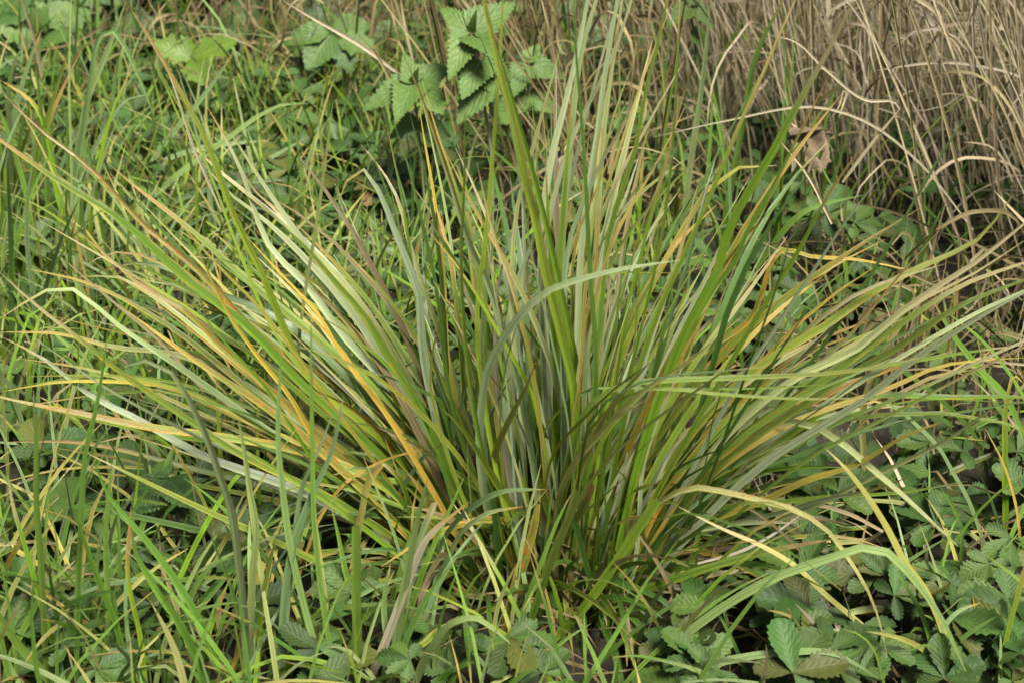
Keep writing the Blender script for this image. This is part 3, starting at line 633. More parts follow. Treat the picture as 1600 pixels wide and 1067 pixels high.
e = clump((-.60, .42), 'tall pale green grass clump standing at the left edge, behind the tuft', [
 ([(85,420),(108,304),(125,216),(135,162),(159,101),(179,51),(198,0)],9,'p',.05),
 ([(85,430),(110,310),(132,186),(142,118),(155,57),(165,42),(180,50),(202,88),(223,135),(243,189)],9,'p',.0,{'tipdry':0}),
 ([(100,420),(125,297),(149,230),(172,189),(202,155),(236,148)],7,'p',.0),
 ([(150,400),(236,310),(287,267),(354,219),(405,182),(439,165),(483,162)],10,'p',.0),
 ([(200,330),(256,226),(304,169),(337,125),(368,78)],9,'p',.0),
 ([(15,420),(18,250),(20,108),(30,81),(51,74)],9,'p',.0), ([(8,420),(12,260),(25,170),(45,100),(65,47)],9,'p',.05),
 ([(30,420),(28,300),(35,200),(50,160),(80,140)],8,'f',.0), ([(60,430),(40,300),(10,200),(-10,150)],8,'f',.0),
 ([(70,430),(75,300),(65,180),(55,90)],8,'f',.0), ([(50,430),(45,320),(70,200),(110,70)],7,'l',.0),
 ([(120,430),(90,300),(40,150),(0,126)],9,'l',.0), ([(230,330),(250,260),(330,230),(420,220)],8,'p',.0),
 ([(200,400),(250,330),(350,290),(470,280)],8,'p',.0), ([(250,360),(300,310),(400,260),(480,215)],8,'p',.0),
])
fill(e, 70, (-.62, .36), .20, .14, .36, .05, .6, .003, .006, ['f', 'f', 'l', 'p', 'p'])
e = empty('grass_clump', (-.80, .62, 0), 'fresh green grass clump at the upper left edge, under the broad dark leaves', 'grass', 'green grass clumps around the tuft')
fill(e, 60, (-.78, .6), .2, .15, .34, .05, .6, .003, .006, ['f', 'f', 'l', 'p'])
e = empty('grass_clump', (-.30, .42, 0), 'loose green grass clump among cinquefoil leaves behind the tuft, left', 'grass', 'green grass clumps around the tuft')
fill(e, 60, (-.30, .42), .26, .10, .26, .1, .9, .0025, .005, ['f', 'f', 'l', 'p', 'y'])
e = clump((.28, .5), 'thin upright green blades among dry stems, behind the tuft on the right', [
 ([(1140,300),(1122,180),(1118,120),(1140,70),(1166,25)],12,'f',.0,{'tipdry':0}),
 ([(1060,420),(1080,250),(1100,110),(1110,0)],9,'p',.0), ([(1120,420),(1160,200),(1185,80),(1235,-20)],10,'f',.0),
 ([(1020,400),(1040,200),(1060,60),(1062,-20)],7,'f',.0), ([(1180,420),(1260,330),(1350,305)],9,'f',.0,{'yb':.35}),
 ([(1150,430),(1190,330),(1240,240),(1300,150)],7,'g',.0), ([(1400,560),(1420,470),(1440,400),(1470,330)],7,'k',.0),
])
fill(e, 30, (.3, .5), .2, .15, .35, .05, .5, .002, .005, ['f', 'k', 'l'])

# ------------------------------------------------------------------ dry grass stands
def dry_clump(loc, label, nst, nlf, nstuff, rad, h0, h1, lean_x, dark=False, lw=(.0025, .006)):
    e = empty('dry_grass_clump', (*loc, 0.0), label, 'dry grass', 'stands of dry grass')
    cl = ['w', 'w', 'w', 's', 's', 'e', 'd'] if not dark else ['d', 'd', 'e', 'd', 'e']
    def stemP(h):
        x = loc[0] + rnd.gauss(0, rad*.6); y = loc[1] + rnd.gauss(0, rad*.6)
        lx = lean_x + rnd.gauss(0, .16); ly = rnd.gauss(0, .12); bend = rnd.gauss(0, .12)
        return [np.array([x + (lx*t + bend*t*t)*h, y + ly*t*h, t*h*(1-.1*abs(lx)*t)]) for t in np.linspace(0, 1, 6)]
    def leafP():
        x = loc[0] + rnd.gauss(0, rad*.7); y = loc[1] + rnd.gauss(0, rad*.7)
        z = rnd.uniform(.02, h1*.8); az = rnd.uniform(0, 6.28); L = rnd.uniform(.08, .24)
        th = rnd.uniform(.0, 1.2); cur = np.array([x, y, z]); P = [cur.copy()]
        curl = rnd.uniform(.05, .75)
        for i in range(7):
            th += curl*rnd.uniform(.4, 1.3); az += rnd.uniform(-.35, .35)
            cur = cur + np.array([math.cos(az)*math.sin(th), math.sin(az)*math.sin(th), math.cos(th)])*L/7
            cur[2] = max(cur[2], .006); P.append(cur.copy())
        return P
    for i in range(nst):
        b = Buf(); b.add(*blade(stemP(rnd.uniform(h0, h1)), rnd.uniform(.002, .0042), rnd.choice(cl), nseg=10, cols=5, fold=rnd.uniform(.7, 1.1), tw=(0, rnd.uniform(-.6, .6))))
        link('stem', b.mesh('stem', M_STRAW, e.location), e)
    for i in range(nlf):
        b = Buf(); b.add(*blade(leafP(), rnd.uniform(*lw), rnd.choice(cl), nseg=12, cols=3, fold=rnd.uniform(.2, .8), tw=(rnd.uniform(-1.5, 1.5), rnd.uniform(-1.5, 1.5)), wave=.4))
        link('dead_leaf', b.mesh('dead_leaf', M_STRAW, e.location), e)
    b = Buf()
    for i in range(nstuff):
        if i % 3 == 0: b.add(*blade(stemP(rnd.uniform(h0*.4, h1)), rnd.uniform(.0012, .0026), rnd.choice(cl), nseg=6, cols=3, fold=.8))
        else: b.add(*blade(leafP(), rnd.uniform(.0015, .004), rnd.choice(cl), nseg=9, cols=3, fold=.4, tw=(rnd.uniform(-1.5, 1.5), rnd.uniform(-1.5, 1.5))))
    tag(link('fine_straw', b.mesh('fine_straw', M_STRAW, e.location), e), kind='stuff')
    return e
dry_clump((.74, .40), 'dense tan dry grass leaning left at the right edge, nearest of the dry stands', 40, 40, 330, .13, .35, .62, -.30)
dry_clump((.66, .66), 'dry straw-coloured grass stand in the upper right, behind the nearest one', 40, 36, 330, .14, .4, .7, -.28)
dry_clump((.46, .74), 'dry grass stems rising above the withered brown leaf', 30, 26, 240, .12, .35, .65, -.22)
dry_clump((.92, .80), 'tall tan dry grass in the top right corner', 40, 30, 330, .16, .45, .75, -.25)
dry_clump((.30, .95), 'dry grass stems at the top, right of the tuft blade tips', 34, 20, 200, .14, .4, .7, -.20)
dry_clump((.10, .72), 'thin brown dry stems standing behind the tall centre blades', 26, 10, 130, .11, .3, .55, -.22, True)
dry_clump((-.06, 1.02), 'dull brown dry grass behind the nettle at the top', 14, 10, 90, .16, .25, .5, -.1, True)
dry_clump((-.40, 1.25), 'dark brown tangle of dead stems at the top, left of the nettle', 30, 20, 380, .20, .10, .34, .25, True)
dry_clump((.60, 1.05), 'dry grass stand far back in the upper right', 30, 10, 330, .18, .4, .7, -.2)

dry_clump((.44, .24), 'tangle of thin dead stems in the dark gap inside the right fan', 14, 22, 60, .13, .08, .24, -.1, True, (.0015, .0035))
dry_clump((.68, .16), 'low tangle of pale and brown dead blades at the right edge, under the long blades', 16, 40, 260, .13, .06, .22, -.1, False, (.0015, .0035))
# single long dead stems that cross the picture
def lone(name, pts, wpx, cls, Y, label, dy=0.0):
    P = trace(pts, dy, Y)
    dist = np.linalg.norm(np.mean(P, axis=0)-CAM)
    bb = Buf(); bb.add(*blade(P, wpx*dist/FPX, cls, nseg=20, cols=5, fold=.8, tw=(0, .5)))
    o = link(name, bb.mesh(name, M_STRAW, P[0]))
    o.location = P[0]
    tag(o, label, 'straw', 'single dead straws')
lone('dry_straw', [(1405,172),(1400,163),(1355,158),(1290,110),(1235,62),(1200,55)], 4, 'w', .38, 'pale dry stem bent in a sharp kink, above the withered leaf')
lone('dry_straw', [(1520,360),(1430,250),(1350,190),(1290,170),(1130,190),(1020,215)], 4, 's', .36, 'long pale dry stem slanting down right, passing behind the green blades')
lone('dry_straw', [(1316,285),(1367,219),(1408,169)], 5, 'w', .36, 'short tan stem joining the kinked pale stem below')
lone('dry_straw', [(1300,350),(1260,270),(1215,215)], 5, 'w', .30, 'straight tan stem running down from beside the withered leaf')
lone('dry_straw', [(345,330),(300,225),(270,130),(248,75)], 4, 's', .22, 'thin straw stem standing along the tall blade, upper left')
lone('dry_straw', [(95,215),(70,140),(50,50),(30,-10)], 5, 'e', .95, 'brown woody stem before the broad dark leaves, top left')
lone('dry_straw', [(625,118),(560,70),(500,35),(440,0)], 5, 's', .8, 'pale dry stem sloping down to the nettle from the top')
lone('dry_straw', [(665,240),(620,150),(590,90),(555,50)], 5, 'e', .62, 'grey brown stem crossing left of the nettle')
lone('dry_straw', [(645,95),(635,50),(625,-10)], 4, 's', .85, 'short pale stem upright at the top, left of the nettle')
lone('dry_straw', [(700,120),(690,60),(672,-10)], 7, 'e', .8, 'thick greyish dry stem behind the nettle top')
lone('dry_straw', [(460,345),(400,300),(370,250)], 3, 'e', .15, 'hair-thin grey stem between tuft and cinquefoil, left')
lone('dry_straw', [(60,80),(110,70),(160,40),(180,10)], 4, 'd', 1.0, 'thin dark twig slanting at the top left corner')

# ------------------------------------------------------------------ leaves
def leaf_mesh(name, mat, prof, nt_, tooth, asp, fold, droop, ripple, rs, twist=0.0):
    """unit-length leaf along +Y, normal +Z, with toothed margin"""
    n = nt_*2; us = np.array([-1, -.55, 0, .55, 1.0])
    t = np.linspace(0, 1, n+1)
    V = np.zeros((n+1, 5, 3)); BC = np.zeros((n+1, 5, 3))
    for i, ti in enumerate(t):
        h = prof(ti)*asp*0.5
        for j, u in enumerate(us):
            hh = h; yy = ti
            if abs(u) == 1:
                k = tooth*(1 if i % 2 == 1 else -0.35)
                hh = h*(1 + k*rs.uniform(.7, 1.2)); yy = ti + (0.018 if i % 2 == 1 else -.012)*(1 if ti < .97 else 0)
            x = u*hh
            z = fold*abs(x) - droop*ti*ti + ripple*math.sin(nt_*math.pi*(ti-.35*abs(u)))*abs(u)*.5 + rs.uniform(-.006, .006) + twist*x*ti
            V[i, j] = (x, yy - droop*.25*ti*ti, z); BC[i, j] = (u, ti, 0)
    b = Buf(); b.add(V.reshape(-1, 3), strip_faces(n, 5), np.ones(((n+1)*5, 4)), BC.reshape(-1, 3))
    return b.mesh(name, mat)
def p_cinq(t): return max(0.03, math.sin(math.pi*min(1, t**1.25*0.86+.02))**.85)*(1 if t < .92 else max(.25, 1-(t-.92)*9))
def p_nettle(t): return max(0.02, min(1, (t+.03)/.16)**.6*(1-t)**.78*1.25)
def p_bram(t): return max(0.02, min(1, (t+.03)/.3)**.7*(1-t**2.6)**.8)
def p_lobe(t): return max(0.02, math.sin(math.pi*t**.8)**.6*(0.82+.22*math.cos(t*6*math.pi)))
rl = random.Random(3)
CINQ = [leaf_mesh('leaflet', M_CINQ, p_cinq, rl.choice([6, 7, 8, 9]), rl.uniform(.13, .26), .52*rl.uniform(.78, 1.2), rl.uniform(.1, .6), rl.uniform(-.1, .4), .025, rl, rl.uniform(-.6, .6)) for i in range(14)]
NETT = [leaf_mesh('leaf', M_NETTLE, p_nettle, 11, .15, .62*rl.uniform(.9, 1.1), rl.uniform(.15, .4), rl.uniform(.1, .35), .018, rl) for i in range(4)]
BRAM = [leaf_mesh('leaflet', M_BRAMBLE, p_bram, 12, .08, .74*rl.uniform(.9, 1.1), rl.uniform(.1, .3), rl.uniform(.05, .2), .02, rl) for i in range(3)]
LIME = [leaf_mesh('leaflet', M_LIME, p_lobe, 8, .12, .75, rl.uniform(.1, .3), rl.uniform(.05, .2), .012, rl) for i in range(2)]
BROAD = [leaf_mesh('leaf', M_BRAMBLE, p_lobe, 8, .10, .95, rl.uniform(.05, .2), rl.uniform(.1, .3), .012, rl) for i in range(3)]

def frame(y, zhint):
    y = Vector(y).normalized(); z = Vector(zhint); z = (z - y*z.dot(y)).normalized(); x = y.cross(z)
    return Matrix((x, y, z)).transposed()
def tube(P, r0, r1, mat, name, parent, n=8):
    C, L = spline(P, n); s = np.linspace(0, 1, n+1); T = nrm(np.gradient(C, axis=0))
    A = nrm(np.cross(T, np.array([.31, .9, .2])[None])); Bv = np.cross(T, A)
    a = np.linspace(0, 2*math.pi, 6)
    r = (r0 + (r1-r0)*s)[:, None, None]
    V = C[:, None] + r*(np.cos(a)[None, :, None]*A[:, None] + np.sin(a)[None, :, None]*Bv[:, None])
    b = Buf(); b.add(V.reshape(-1, 3), strip_faces(n, 6), np.ones(((n+1)*6, 4)), np.zeros(((n+1)*6, 3)))
    return link(name, b.mesh(name, mat, parent.matrix_basis.translation if parent.parent is None else None), parent)

def palm(plant, base, top, size, heading, tilt, nlf=5, meshes=None, pm=None):
    """one palmate leaf: petiole mesh as the part, toothed leaflets as its sub-parts (plant-local coordinates)"""
    o = Vector(plant.location)
    base = np.array(base); top = np.array(top)
    mid = base*.45 + top*.55 + np.array([0, 0, .012])
    pet = tube([base, mid, top], .0010, .0008, pm or M_PETIOLE, 'leaf', plant)
    nrm_ = Vector((tilt[0], tilt[1], 1)).normalized()
    angs = {5: [0, 48, -48, 104, -104], 3: [0, 70, -70]}[nlf]
    sc = {5: [1, .92, .92, .66, .66], 3: [1, .85, .85]}[nlf]
    hd = Vector((math.cos(heading), math.sin(heading), 0))
    for a, k in zip(angs, sc):
        a = math.radians(a + rnd.uniform(-9, 9))
        d = Matrix.Rotation(a, 3, 'Z') @ hd
        d = d - nrm_*d.dot(nrm_); d = d + Vector((0, 0, rnd.uniform(-.3, .22)))
        zh = nrm_ + Vector((rnd.uniform(-.35, .35), rnd.uniform(-.35, .35), 0))
        m = frame(d, zh).to_4x4()
        s_ = size*k*rnd.uniform(.88, 1.1)
        lf = link('leaflet', rnd.choice(meshes or CINQ), pet)
        lf.matrix_local = Matrix.Translation(Vector(top) - o) @ m @ Matrix.Diagonal((s_*rnd.uniform(.85, 1.12), s_, s_, 1))

def cinquefoil(label, leaves, z=(.03, .07), cat='cinquefoil', group='creeping cinquefoil plants'):
    """leaves: (px, py, leaflet px, heading deg in the ground plane or None)"""
    pts = []
    for px, py, spx, *r in leaves:
        zz = r[1] if len(r) > 1 else rnd.uniform(*z)
        pts.append((atz(px, py, zz), spx, r[0] if r and r[0] is not None else rnd.uniform(-180, 180)))
    c = np.mean([p[0] for p in pts], axis=0)
    e = empty('cinquefoil_plant', (c[0], c[1], 0), label, cat, group)
    for p, spx, hd in pts:
        size = spx*np.linalg.norm(p-CAM)/FPX
        base = np.array([c[0]*.6+p[0]*.4 + rnd.uniform(-.015, .015), c[1]*.6+p[1]*.4 + rnd.uniform(-.01, .02), 0.0])
        palm(e, base, p, size*1.12, math.radians(hd), (rnd.uniform(-.25, .25), rnd.uniform(-.55, .0)))
    return e
CQ = [
 ('cinquefoil with three large toothed leaflets under the arching blade, lower right', [(1250,893,80,95,.07),(1195,905,50,180)]),
 ('cinquefoil with paired upright leaflets below the tuft’s right side, near bent blade', [(1462,818,66,110,.07),(1440,800,40,None)]),
 ('cinquefoil with broad toothed leaflets at the right edge, lower corner', [(1578,938,74,200,.07),(1590,985,60,None)]),
 ('small cinquefoil leaf hanging left of the wide pale blade, lower right', [(1428,893,52,215,.05),(1400,930,44,None)]),
 ('dark cinquefoil in the shade under the yellow blade, right', [(1310,768,58,None),(1270,800,46,None)]),
 ('cinquefoil leaf just right of the yellow blade tip', [(1400,728,52,None,.05),(1378,755,46,None)]),
 ('cinquefoil beneath the arched pale blade at the right', [(1505,705,52,None),(1455,690,48,None)]),
 ('dark cinquefoil low at the bottom, below the three large leaflets', [(1238,990,62,None),(1200,960,50,None)]),
 ('cinquefoil at the bottom edge, right of the tuft foot', [(1085,1030,62,80),(1120,1045,52,None)]),
 ('cinquefoil with small leaflets at the bottom edge under the lowest arching blade', [(1340,1050,56,None),(1375,1005,50,None)]),
 ('cinquefoil in the bottom right corner beside the lime blade', [(1445,1050,55,None),(1490,1030,50,None)]),
 ('cinquefoil between the crossing blades at the far right', [(1580,840,56,None),(1545,880,46,None)]),
 ('cinquefoil leaf at the right border below the bent blades', [(1598,760,56,None),(1590,705,46,None)]),
 ('cinquefoil right of the tuft with a leaf held over the dark gap', [(1290,335,58,10,.12),(1335,348,46,0,.12)]),
 ('single pale cinquefoil leaflet beside the lime blade, right of centre', [(1152,425,36,0,.10),(1110,405,40,None,.10)]),
 ('dark cinquefoil in the black gap inside the right fan', [(1165,500,52,None,.05),(1240,500,52,None,.06)]),
 ('cinquefoil in the gap under the long right-hand blades', [(1205,470,46,None,.05),(1260,525,46,None,.05)]),
 ('cinquefoil leaf half hidden among dry stems, right', [(1425,292,42,None,.08),(1410,225,42,None,.12)]),
 ('cinquefoil with upright leaflets left of the tuft foot', [(592,775,52,95,.08),(612,835,56,None,.06)]),
 ('dark cinquefoil under the blades left of the tuft foot', [(548,925,56,None),(585,905,44,None)]),
 ('dark cinquefoil leaf between the arching pale blades', [(690,890,48,None,.05),(660,900,36,None)]),
 ('cinquefoil at the bottom edge, left of the tuft foot', [(705,1045,52,None),(640,1030,44,None)]),
 ('cinquefoil with one tall upright leaflet at the left edge', [(95,812,78,95,.07),(50,830,54,None)]),
 ('cinquefoil in the lower left corner', [(35,930,58,None),(20,985,50,None),(60,1040,46,None)]),
 ('cinquefoil with pale small leaflets, lower left', [(215,985,44,90,.04),(125,925,46,None)]),
 ('cinquefoil leaf behind the two pale blades, left of centre', [(388,775,56,80,.06),(410,822,36,None)]),
 ('cinquefoil spreading at the bottom edge, far left', [(150,1045,52,None),(105,1010,46,None)]),
 ('cinquefoil below the rusty blades on the left, near the arched blade', [(310,625,46,None,.06),(262,640,44,None)]),
 ('cinquefoil leaf caught among the left fan blades', [(345,520,58,60,.10),(225,465,46,None,.09)]),
 ('cinquefoil patch at the left edge, under the tall pale grass', [(45,385,46,None,.06),(62,430,42,None),(100,395,44,None)]),
 ('dark cinquefoil at the left edge below the fan tips', [(40,560,48,None,.05),(20,645,56,None,.05)]),
 ('cinquefoil left of the nettle with dark folded leaflets', [(548,205,58,None,.09),(560,165,50,80,.11)]),
 ('cinquefoil with ribbed leaflets behind the fan, upper left', [(440,182,50,20,.10),(470,145,44,60,.11)]),
 ('cinquefoil below the yellow-green leaf, upper left', [(385,120,48,None,.10),(350,160,44,None,.08)]),
 ('cinquefoil among grass, right of the tall bent blade', [(275,185,46,None,.07),(255,215,44,None)]),
 ('cinquefoil with dark round leaflets, between fan tips and back grass', [(330,215,44,None,.07),(390,230,44,None)]),
 ('cinquefoil behind the left fan, near the thin spike', [(470,240,46,None,.07),(440,285,44,None),(500,300,46,None)]),
 ('cinquefoil behind the arching pale blade, left of centre', [(560,330,46,None,.07),(600,230,46,None,.09)]),
 ('pale cinquefoil leaf behind the centre blades', [(752,318,48,200,.10),(700,300,44,None,.08)]),
 ('cinquefoil leaf right of the centre blades, among dry stems', [(1015,252,40,None,.12),(975,180,40,None,.14)]),
 ('cinquefoil at the back left in grass shade', [(215,150,40,None,.06),(180,225,42,None)]),
 ('cinquefoil near the bright leaf, top left', [(210,90,38,None,.08),(430,70,36,None,.08)]),
 ('cinquefoil in the gap of the left fan, lower part', [(180,640,44,None,.04),(130,690,46,None,.04)]),
]
CQ += [
 ('cinquefoil in the dark hollow behind the right fan', [(1230,420,50,None,.07),(1270,455,46,None,.06),(1200,400,44,None,.08)]),
 ('cinquefoil in the dark hollow beside the dry grass foot, right', [(1350,420,48,None,.06),(1390,470,44,None,.05),(1320,400,44,None,.07)]),
 ('cinquefoil under the nearest dry stand at the right edge', [(1480,560,50,None,.05),(1530,520,44,None,.05)]),
 ('cinquefoil behind the right fan, below the withered leaf', [(1215,300,46,None,.10),(1255,285,40,None,.11)]),
]
for lb, lv in CQ: cinquefoil(lb.replace('’', "'"), lv)

# nettle
def leaf_at(plant, name, mesh, b_, t_, Y, dy, hint=(0, -.6, .8), wide=1.0):
    p = at(b_[0], b_[1], Y); q = at(t_[0], t_[1], Y+dy)
    L = float(np.linalg.norm(q-p))
    lf = link(name, mesh, plant)
    hv = Vector(hint) + Vector((rnd.uniform(-.2, .2), rnd.uniform(-.1, .1), 0))
    lf.matrix_local = Matrix.Translation(Vector(p) - Vector(plant.location)) @ frame(q-p, hv).to_4x4() @ Matrix.Diagonal((L*wide, L, L, 1))
    return lf
def nettle(label, stem, Y, leaves):
    P = [at(x, y, Y) for x, y in stem]; P[0][2] = 0.0
    e = empty('nettle_plant', (P[0][0], P[0][1], 0), label, 'nettle', 'nettles behind the tuft')
    tube(P, .0022, .0016, M_NSTEM, 'stem', e, 10)
    for i, (b_, t_, dy, *w) in enumerate(leaves):
        leaf_at(e, 'leaf', NETT[i % 4], b_, t_, Y, dy, wide=w[0] if w else 1.0)
nettle('green nettle with toothed leaves behind the tuft, top centre', [(768,340),(765,220),(748,120),(736,52)], .55, [
 ((734,52),(688,5),.02,1.15),((737,50),(808,-4),.03,1.0),((734,58),(700,118),-.05,1.05),((738,56),(776,84),-.05,.9),((737,50),(742,18),-.01,.6),
 ((752,95),(722,150),-.05,1.1),((754,92),(806,122),.0,1.2),((768,120),(712,188),-.05,1.0),((760,118),(800,160),-.03,1.0),((764,170),(820,190),.02,1.0)])
nettle('shorter nettle with pale toothed leaves left of the taller one', [(668,330),(655,220),(646,132)], .56, [
 ((644,134),(562,164),-.03,1.0),((645,130),(632,78),.02,1.0),((645,136),(618,178),-.06,1.1),((650,132),(712,92),.03,1.0),((650,135),(690,170),-.05,1.2),((646,132),(652,108),-.01,.7),
 ((652,190),(600,215),.0,1.0),((654,190),(705,210),-.02,1.0)])
nettle('dark nettle in the shade right of the tall nettle', [(838,320),(830,200),(822,100)], .66, [
 ((822,100),(892,118),.0,1.0),((822,102),(800,150),-.04,1.0),((822,98),(846,62),.02,1.0),((826,150),(880,175),.0,1.0),((826,150),(790,185),-.03,1.0)])
nettle('nettle leaves at the top edge, right of the tuft blade tips', [(1095,220),(1090,110),(1078,10)], .8, [
 ((1078,12),(1120,40),-.02,1.0),((1078,12),(1040,40),-.03,1.0),((1078,8),(1100,-25),.02,1.0),((1080,50),(1118,80),.0,1.0)])

# bramble-like leaves
def palm_px(name, label, cat, base_px, Y, leaves, meshes, pm=None, part='leaflet'):
    p0 = at(*base_px, Y)
    e = empty(name, (p0[0], p0[1]+.02, 0), label, cat)
    tube([np.array([p0[0], p0[1]+.02, 0]), (p0+np.array([p0[0], p0[1]+.02, 0]))*.5+np.array([.004, 0, .004]), p0], .0016, .0012, pm or M_PETIOLE, 'stem', e)
    for i, (b_, t_, dy, *w) in enumerate(leaves):
        leaf_at(e, part, meshes[i % len(meshes)], b_, t_, Y, dy, wide=w[0] if w else 1.0)
palm_px('bramble_plant', 'bramble leaf with deep ribs drooping at the top, left of the nettle', 'bramble', (520,48), 1.0,
 [((520,50),(478,108),-.05,1.0),((520,46),(582,38),.0,1.0),((515,48),(440,62),-.02,.7)], BRAM)
palm_px('bramble_plant', 'ribbed pale leaf half hidden under the left fan, lower left', 'bramble', (262,748), -.02,
 [((262,748),(205,800),-.02,1.1),((264,748),(300,790),-.03,1.0),((260,745),(245,715),.02,1.0)], BRAM)
palm_px('bramble_plant', 'dark ribbed leaf behind the tall blades, lower left', 'bramble', (200,870), -.07,
 [((200,870),(180,935),-.02,1.1),((203,868),(160,872),.0,1.0)], BRAM)
palm_px('young_leaf_plant', 'bright yellow-green lobed leaf in the grass, upper left', 'plant', (300,92), .92,
 [((300,92),(238,62),.0,1.0),((302,90),(370,62),.0,.9),((300,94),(316,128),-.05,1.0),((300,90),(284,52),.02,.9)], LIME)
palm_px('broad_leaf_plant', 'broad dark green lobed leaves in the top left corner', 'plant', (60,62), 1.1,
 [((62,60),(98,50),-.03,1.2),((55,50),(66,10),.0,1.3),((50,60),(0,40),-.02,1.1),((40,70),(5,112),-.05,1.0),((62,66),(70,104),-.05,1.0),((60,40),(112,0),.03,1.1),((40,30),(-10,0),.03,1.2),
  ((30,95),(45,140),-.05,1.1),((100,40),(140,10),.03,1.0)], BROAD, part='leaf')
palm_px('broad_leaf_plant', 'smooth grey green leaf at the top, between the bramble leaf and nettle', 'plant', (530,70), .85,
 [((530,70),(585,60),.0,1.0),((530,72),(550,110),-.03,.9)], BROAD, part='leaf')

# withered curled leaf
def withered():
    p0 = at(1222, 214, .38)
    e = empty('withered_leaf', p0, 'curled brown withered leaf with a hole, hanging among dry stems, right', 'dead leaf')
    def sheet(name, base, tip, dy, w, holes, nrmh):
        p = at(*base, .38); q = at(*tip, .38+dy); L = float(np.linalg.norm(q-p))
        n = 16; m = 9; rs = random.Random(7)
        vs = []; bc = []
        for i in range(n+1):
            t = i/n
            for j in range(m):
                u = -1+2*j/(m-1)
                h = w*(.55+.45*math.sin(math.pi*min(1, t*.8+.15)))*(1+.16*math.sin(t*23+u*2)*(abs(u) == 1)+rs.uniform(-.06, .06))
                vs.append((u*h*.5, t+.03*rs.uniform(-1, 1)*(i > 0) - (.10*math.cos(u*7) if i == n else 0), .16*math.cos(u*2.4+t*2)+.07*math.sin(t*9+u*5)+rs.uniform(-.02, .02)))
                bc.append((u, t, 0))
        f = strip_faces(n, m)
        keep = [k for k in range(len(f)) if (k//(m-1), k % (m-1)) not in holes]
        b = Buf(); b.add(np.array(vs), f[keep], np.ones((len(vs), 4)), np.array(bc))
        o = link(name, b.mesh(name, M_DEADLEAF), e)
        o.matrix_local = Matrix.Translation(Vector(p)-Vector(p0)) @ frame(q-p, nrmh).to_4x4() @ Matrix.Diagonal((L, L, L, 1))
    sheet('curled_blade', (1232,210), (1296,212), .0, .36, (), (0, -.9, .4))
    sheet('hanging_blade', (1284,210), (1274,266), -.03, .58, {(8, 3), (9, 3), (10, 3), (9, 4)}, (.2, -1, .3))
    tube([p0, p0+np.array([-.012, .03, -.05]), np.array([p0[0]-.02, p0[1]+.06, 0])], .001, .0012, M_PETIOLE, 'stalk', e)
withered()

# ------------------------------------------------------------------ ground cover nobody could count
def scatter(name, n, region, Lr, wr, classes, leanr, label, cat, mat, keep=None, nseg=5, z0=0.0, flat=False, droop=.4):
    b = Buf(); k = 0
    while k < n:
        x = rnd.uniform(region[0], region[1]); y = rnd.uniform(region[2], region[3])
        if keep and rnd.random() > keep(x, y): continue
        k += 1
        P = fan_blade(rnd, (x, y), .01, rnd.uniform(*leanr), rnd.uniform(*Lr), rnd.uniform(0, 6.283), rnd.uniform(0, droop))
        if flat:
            P = [p + np.array([0, 0, rnd.uniform(0, .012)]) for p in P]
        b.add(*blade(P, rnd.uniform(*wr), rnd.choice(classes), nseg=nseg, cols=2, tw=(rnd.uniform(-1, 1), rnd.uniform(-1, 1))))
    tag(link(name, b.mesh(name, mat)), label, cat, kind='stuff')
leftness = lambda x, y: (1.0 if x < -.1 + .2*(y < -.05) else (.35 if x < .2 else .15))*(.45 if y < .1 else 1)
scatter('short_grass', 6200, (-1.3, 1.1, -.3, 1.2), (.06, .21), (.0018, .0044), ['f', 'f', 'l', 'p', 'k', 'y'], (.05, 1.1), 'short green grass growing between the leaves over the ground', 'grass', M_GRASS, leftness)
scatter('dry_litter', 4200, (-1.3, 1.3, -.32, 1.5), (.03, .14), (.001, .0032), ['d', 'd', 'e', 'd', 'd'], (1.0, 1.75), 'fine brown dead grass litter lying on the soil', 'litter', M_STRAW, lambda x, y: 1.0 if x > .1 else .6, 5, flat=True)
scatter('background_dry_grass', 4200, (-.5, 2.2, 1.15, 2.8), (.2, .6), (.002, .005), ['e', 'd', 'd', 'd'], (.05, .7), 'brown dry grass filling the far background along the top edge', 'dry grass', M_STRAW, lambda x, y: 1.0 if x > .2 else .25, 6)
scatter('background_grass', 1800, (-2.2, .3, .9, 2.6), (.1, .3), (.003, .006), ['k', 'f', 'k', 'p'], (.1, .9), 'dark green grass in the far background, top left', 'grass', M_GRASS, None, 6)

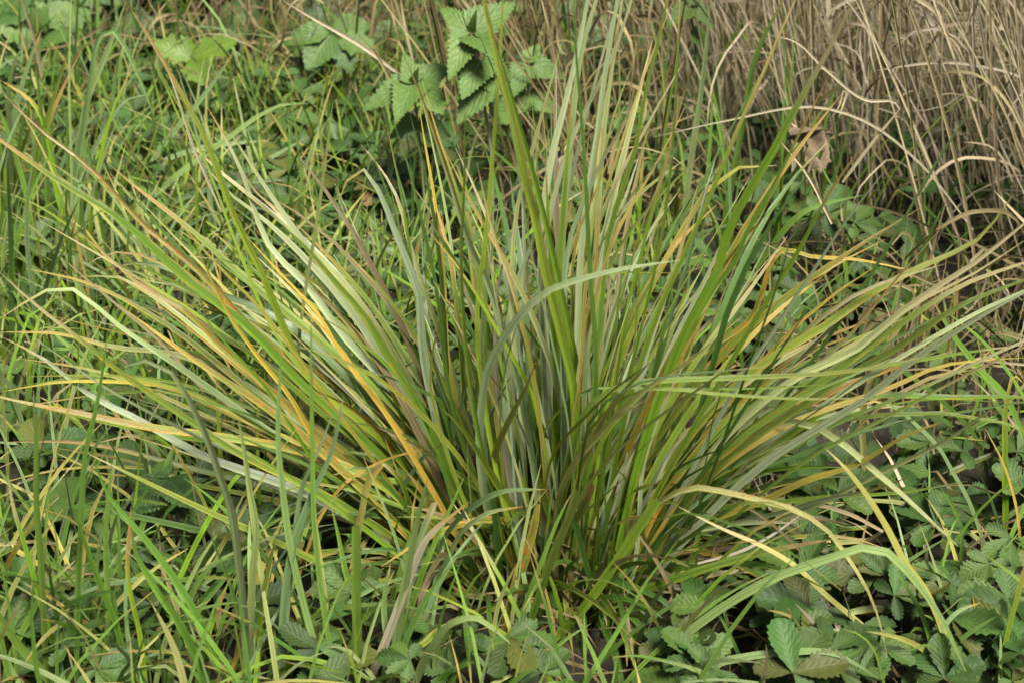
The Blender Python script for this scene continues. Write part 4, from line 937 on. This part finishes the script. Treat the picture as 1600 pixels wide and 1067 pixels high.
def ground_cover():
    b = Buf(); src = []
    for me in CINQ:
        nv = len(me.vertices); v = np.zeros(nv*3, np.float32); me.vertices.foreach_get('co', v)
        bc = np.zeros(nv*3, np.float32); me.attributes['bcoord'].data.foreach_get('vector', bc)
        f = np.zeros(len(me.polygons)*4, np.int32); me.loops.foreach_get('vertex_index', f)
        src.append((v.reshape(-1, 3), f.reshape(-1, 4), bc.reshape(-1, 3)))
    k = 0
    while k < 2000:
        x = rnd.uniform(-1.5, 1.0); y = rnd.uniform(-.25, 1.5)
        p = .8 if x < -.05 and y > .12 else (1.0 if y < .1 and x > .1 else (.75 if y < .05 else .45))
        if rnd.random() > p or math.hypot(x-.035, (y+.03)*1.15) < .17: continue
        k += 1
        z = rnd.uniform(.015, .075) + (.03 if y > .5 else 0); hd = rnd.uniform(0, 6.28); size = rnd.uniform(.018, .046)
        nn = Vector((rnd.uniform(-.4, .4), rnd.uniform(-.6, .2), 1)).normalized()
        for a, s_ in zip((0, 48, -48, 104, -104), (1, .92, .92, .66, .66)):
            aa = hd + math.radians(a + rnd.uniform(-10, 10)); d = Vector((math.cos(aa), math.sin(aa), 0)); d = d - nn*d.dot(nn) + Vector((0, 0, rnd.uniform(-.3, .2)))
            m = np.array(frame(d, nn + Vector((rnd.uniform(-.4, .4), rnd.uniform(-.4, .4), 0))))
            v, f, bc = rnd.choice(src)
            tn = np.ones((len(v), 4))*rnd.uniform(.6, 1.5); tn[:, 0] *= rnd.choice([.85, 1, 1, 1.15, 1.7])
            b.add(v @ m.T * (size*s_) + np.array([x, y, z]), f, tn, bc)
    tag(link('ground_cover', b.mesh('ground_cover', M_CINQG)), 'mat of small toothed leaves covering the ground between the plants', 'ground cover', kind='stuff')
M_CINQG = leaf_material('ground_cover_leaf', (0.034, 0.070, 0.016), (0.034, 0.070, 0.016), (0.11, 0.17, 0.05), 0.58, 0.18, 7.0, 0.30, 0.28)
ground_cover()

scatter('trailing_grass', 330, (-.75, .6, -.27, .0), (.08, .22), (.002, .005), ['f', 'p', 'k', 'y', 'p', 'g', 'f'], (.5, 1.35), 'long trailing grass blades matted over the near ground', 'grass', M_GRASS, lambda x, y: (1.0 if x < -.14 else .4)*(0 if math.hypot(x-.04, y-.02) < .2 else 1), 9, droop=.35)

def foliage_bank():
    b = Buf(); src = []
    for me in BROAD + BRAM + NETT[:2]:
        nv = len(me.vertices); v = np.zeros(nv*3, np.float32); me.vertices.foreach_get('co', v)
        bc = np.zeros(nv*3, np.float32); me.attributes['bcoord'].data.foreach_get('vector', bc)
        f = np.zeros(len(me.polygons)*4, np.int32); me.loops.foreach_get('vertex_index', f)
        src.append((v.reshape(-1, 3), f.reshape(-1, 4), bc.reshape(-1, 3)))
    for i in range(1500):
        y = rnd.uniform(1.12, 2.4); x = rnd.uniform(-2.2, .35) if rnd.random() < .6 else rnd.uniform(-1.6, -.45)
        z = rnd.uniform(.02, .06 + .40*min(1, max(0, (y-1.0)))); hd = rnd.uniform(0, 6.28); size = rnd.uniform(.04, .085)
        nn = Vector((rnd.uniform(-.5, .5), rnd.uniform(-1.0, .1), 1)).normalized()
        d = Vector((math.cos(hd), math.sin(hd), 0)); d = d - nn*d.dot(nn) + Vector((0, 0, rnd.uniform(-.5, .2)))
        m = np.array(frame(d, nn)); v, f, bc = rnd.choice(src)
        tn = np.ones((len(v), 4))*rnd.uniform(.5, 1.4); tn[:, 0] *= rnd.uniform(.85, 1.3)
        b.add(v @ m.T * size + np.array([x, y, z]), f, tn, bc)
    tag(link('background_foliage', b.mesh('background_foliage', M_BANK)), 'bank of overlapping leaves, coloured dark for shade, in the background, top left and top centre', 'foliage', kind='stuff')
M_BANK = leaf_material('bank_leaf', (0.050, 0.105, 0.026), (0.050, 0.105, 0.026), (0.10, 0.15, 0.05), 0.55, 0.3, 7.0, 0.4, 0.3)  # dark green: shade over the bank put into the leaf colour
foliage_bank()
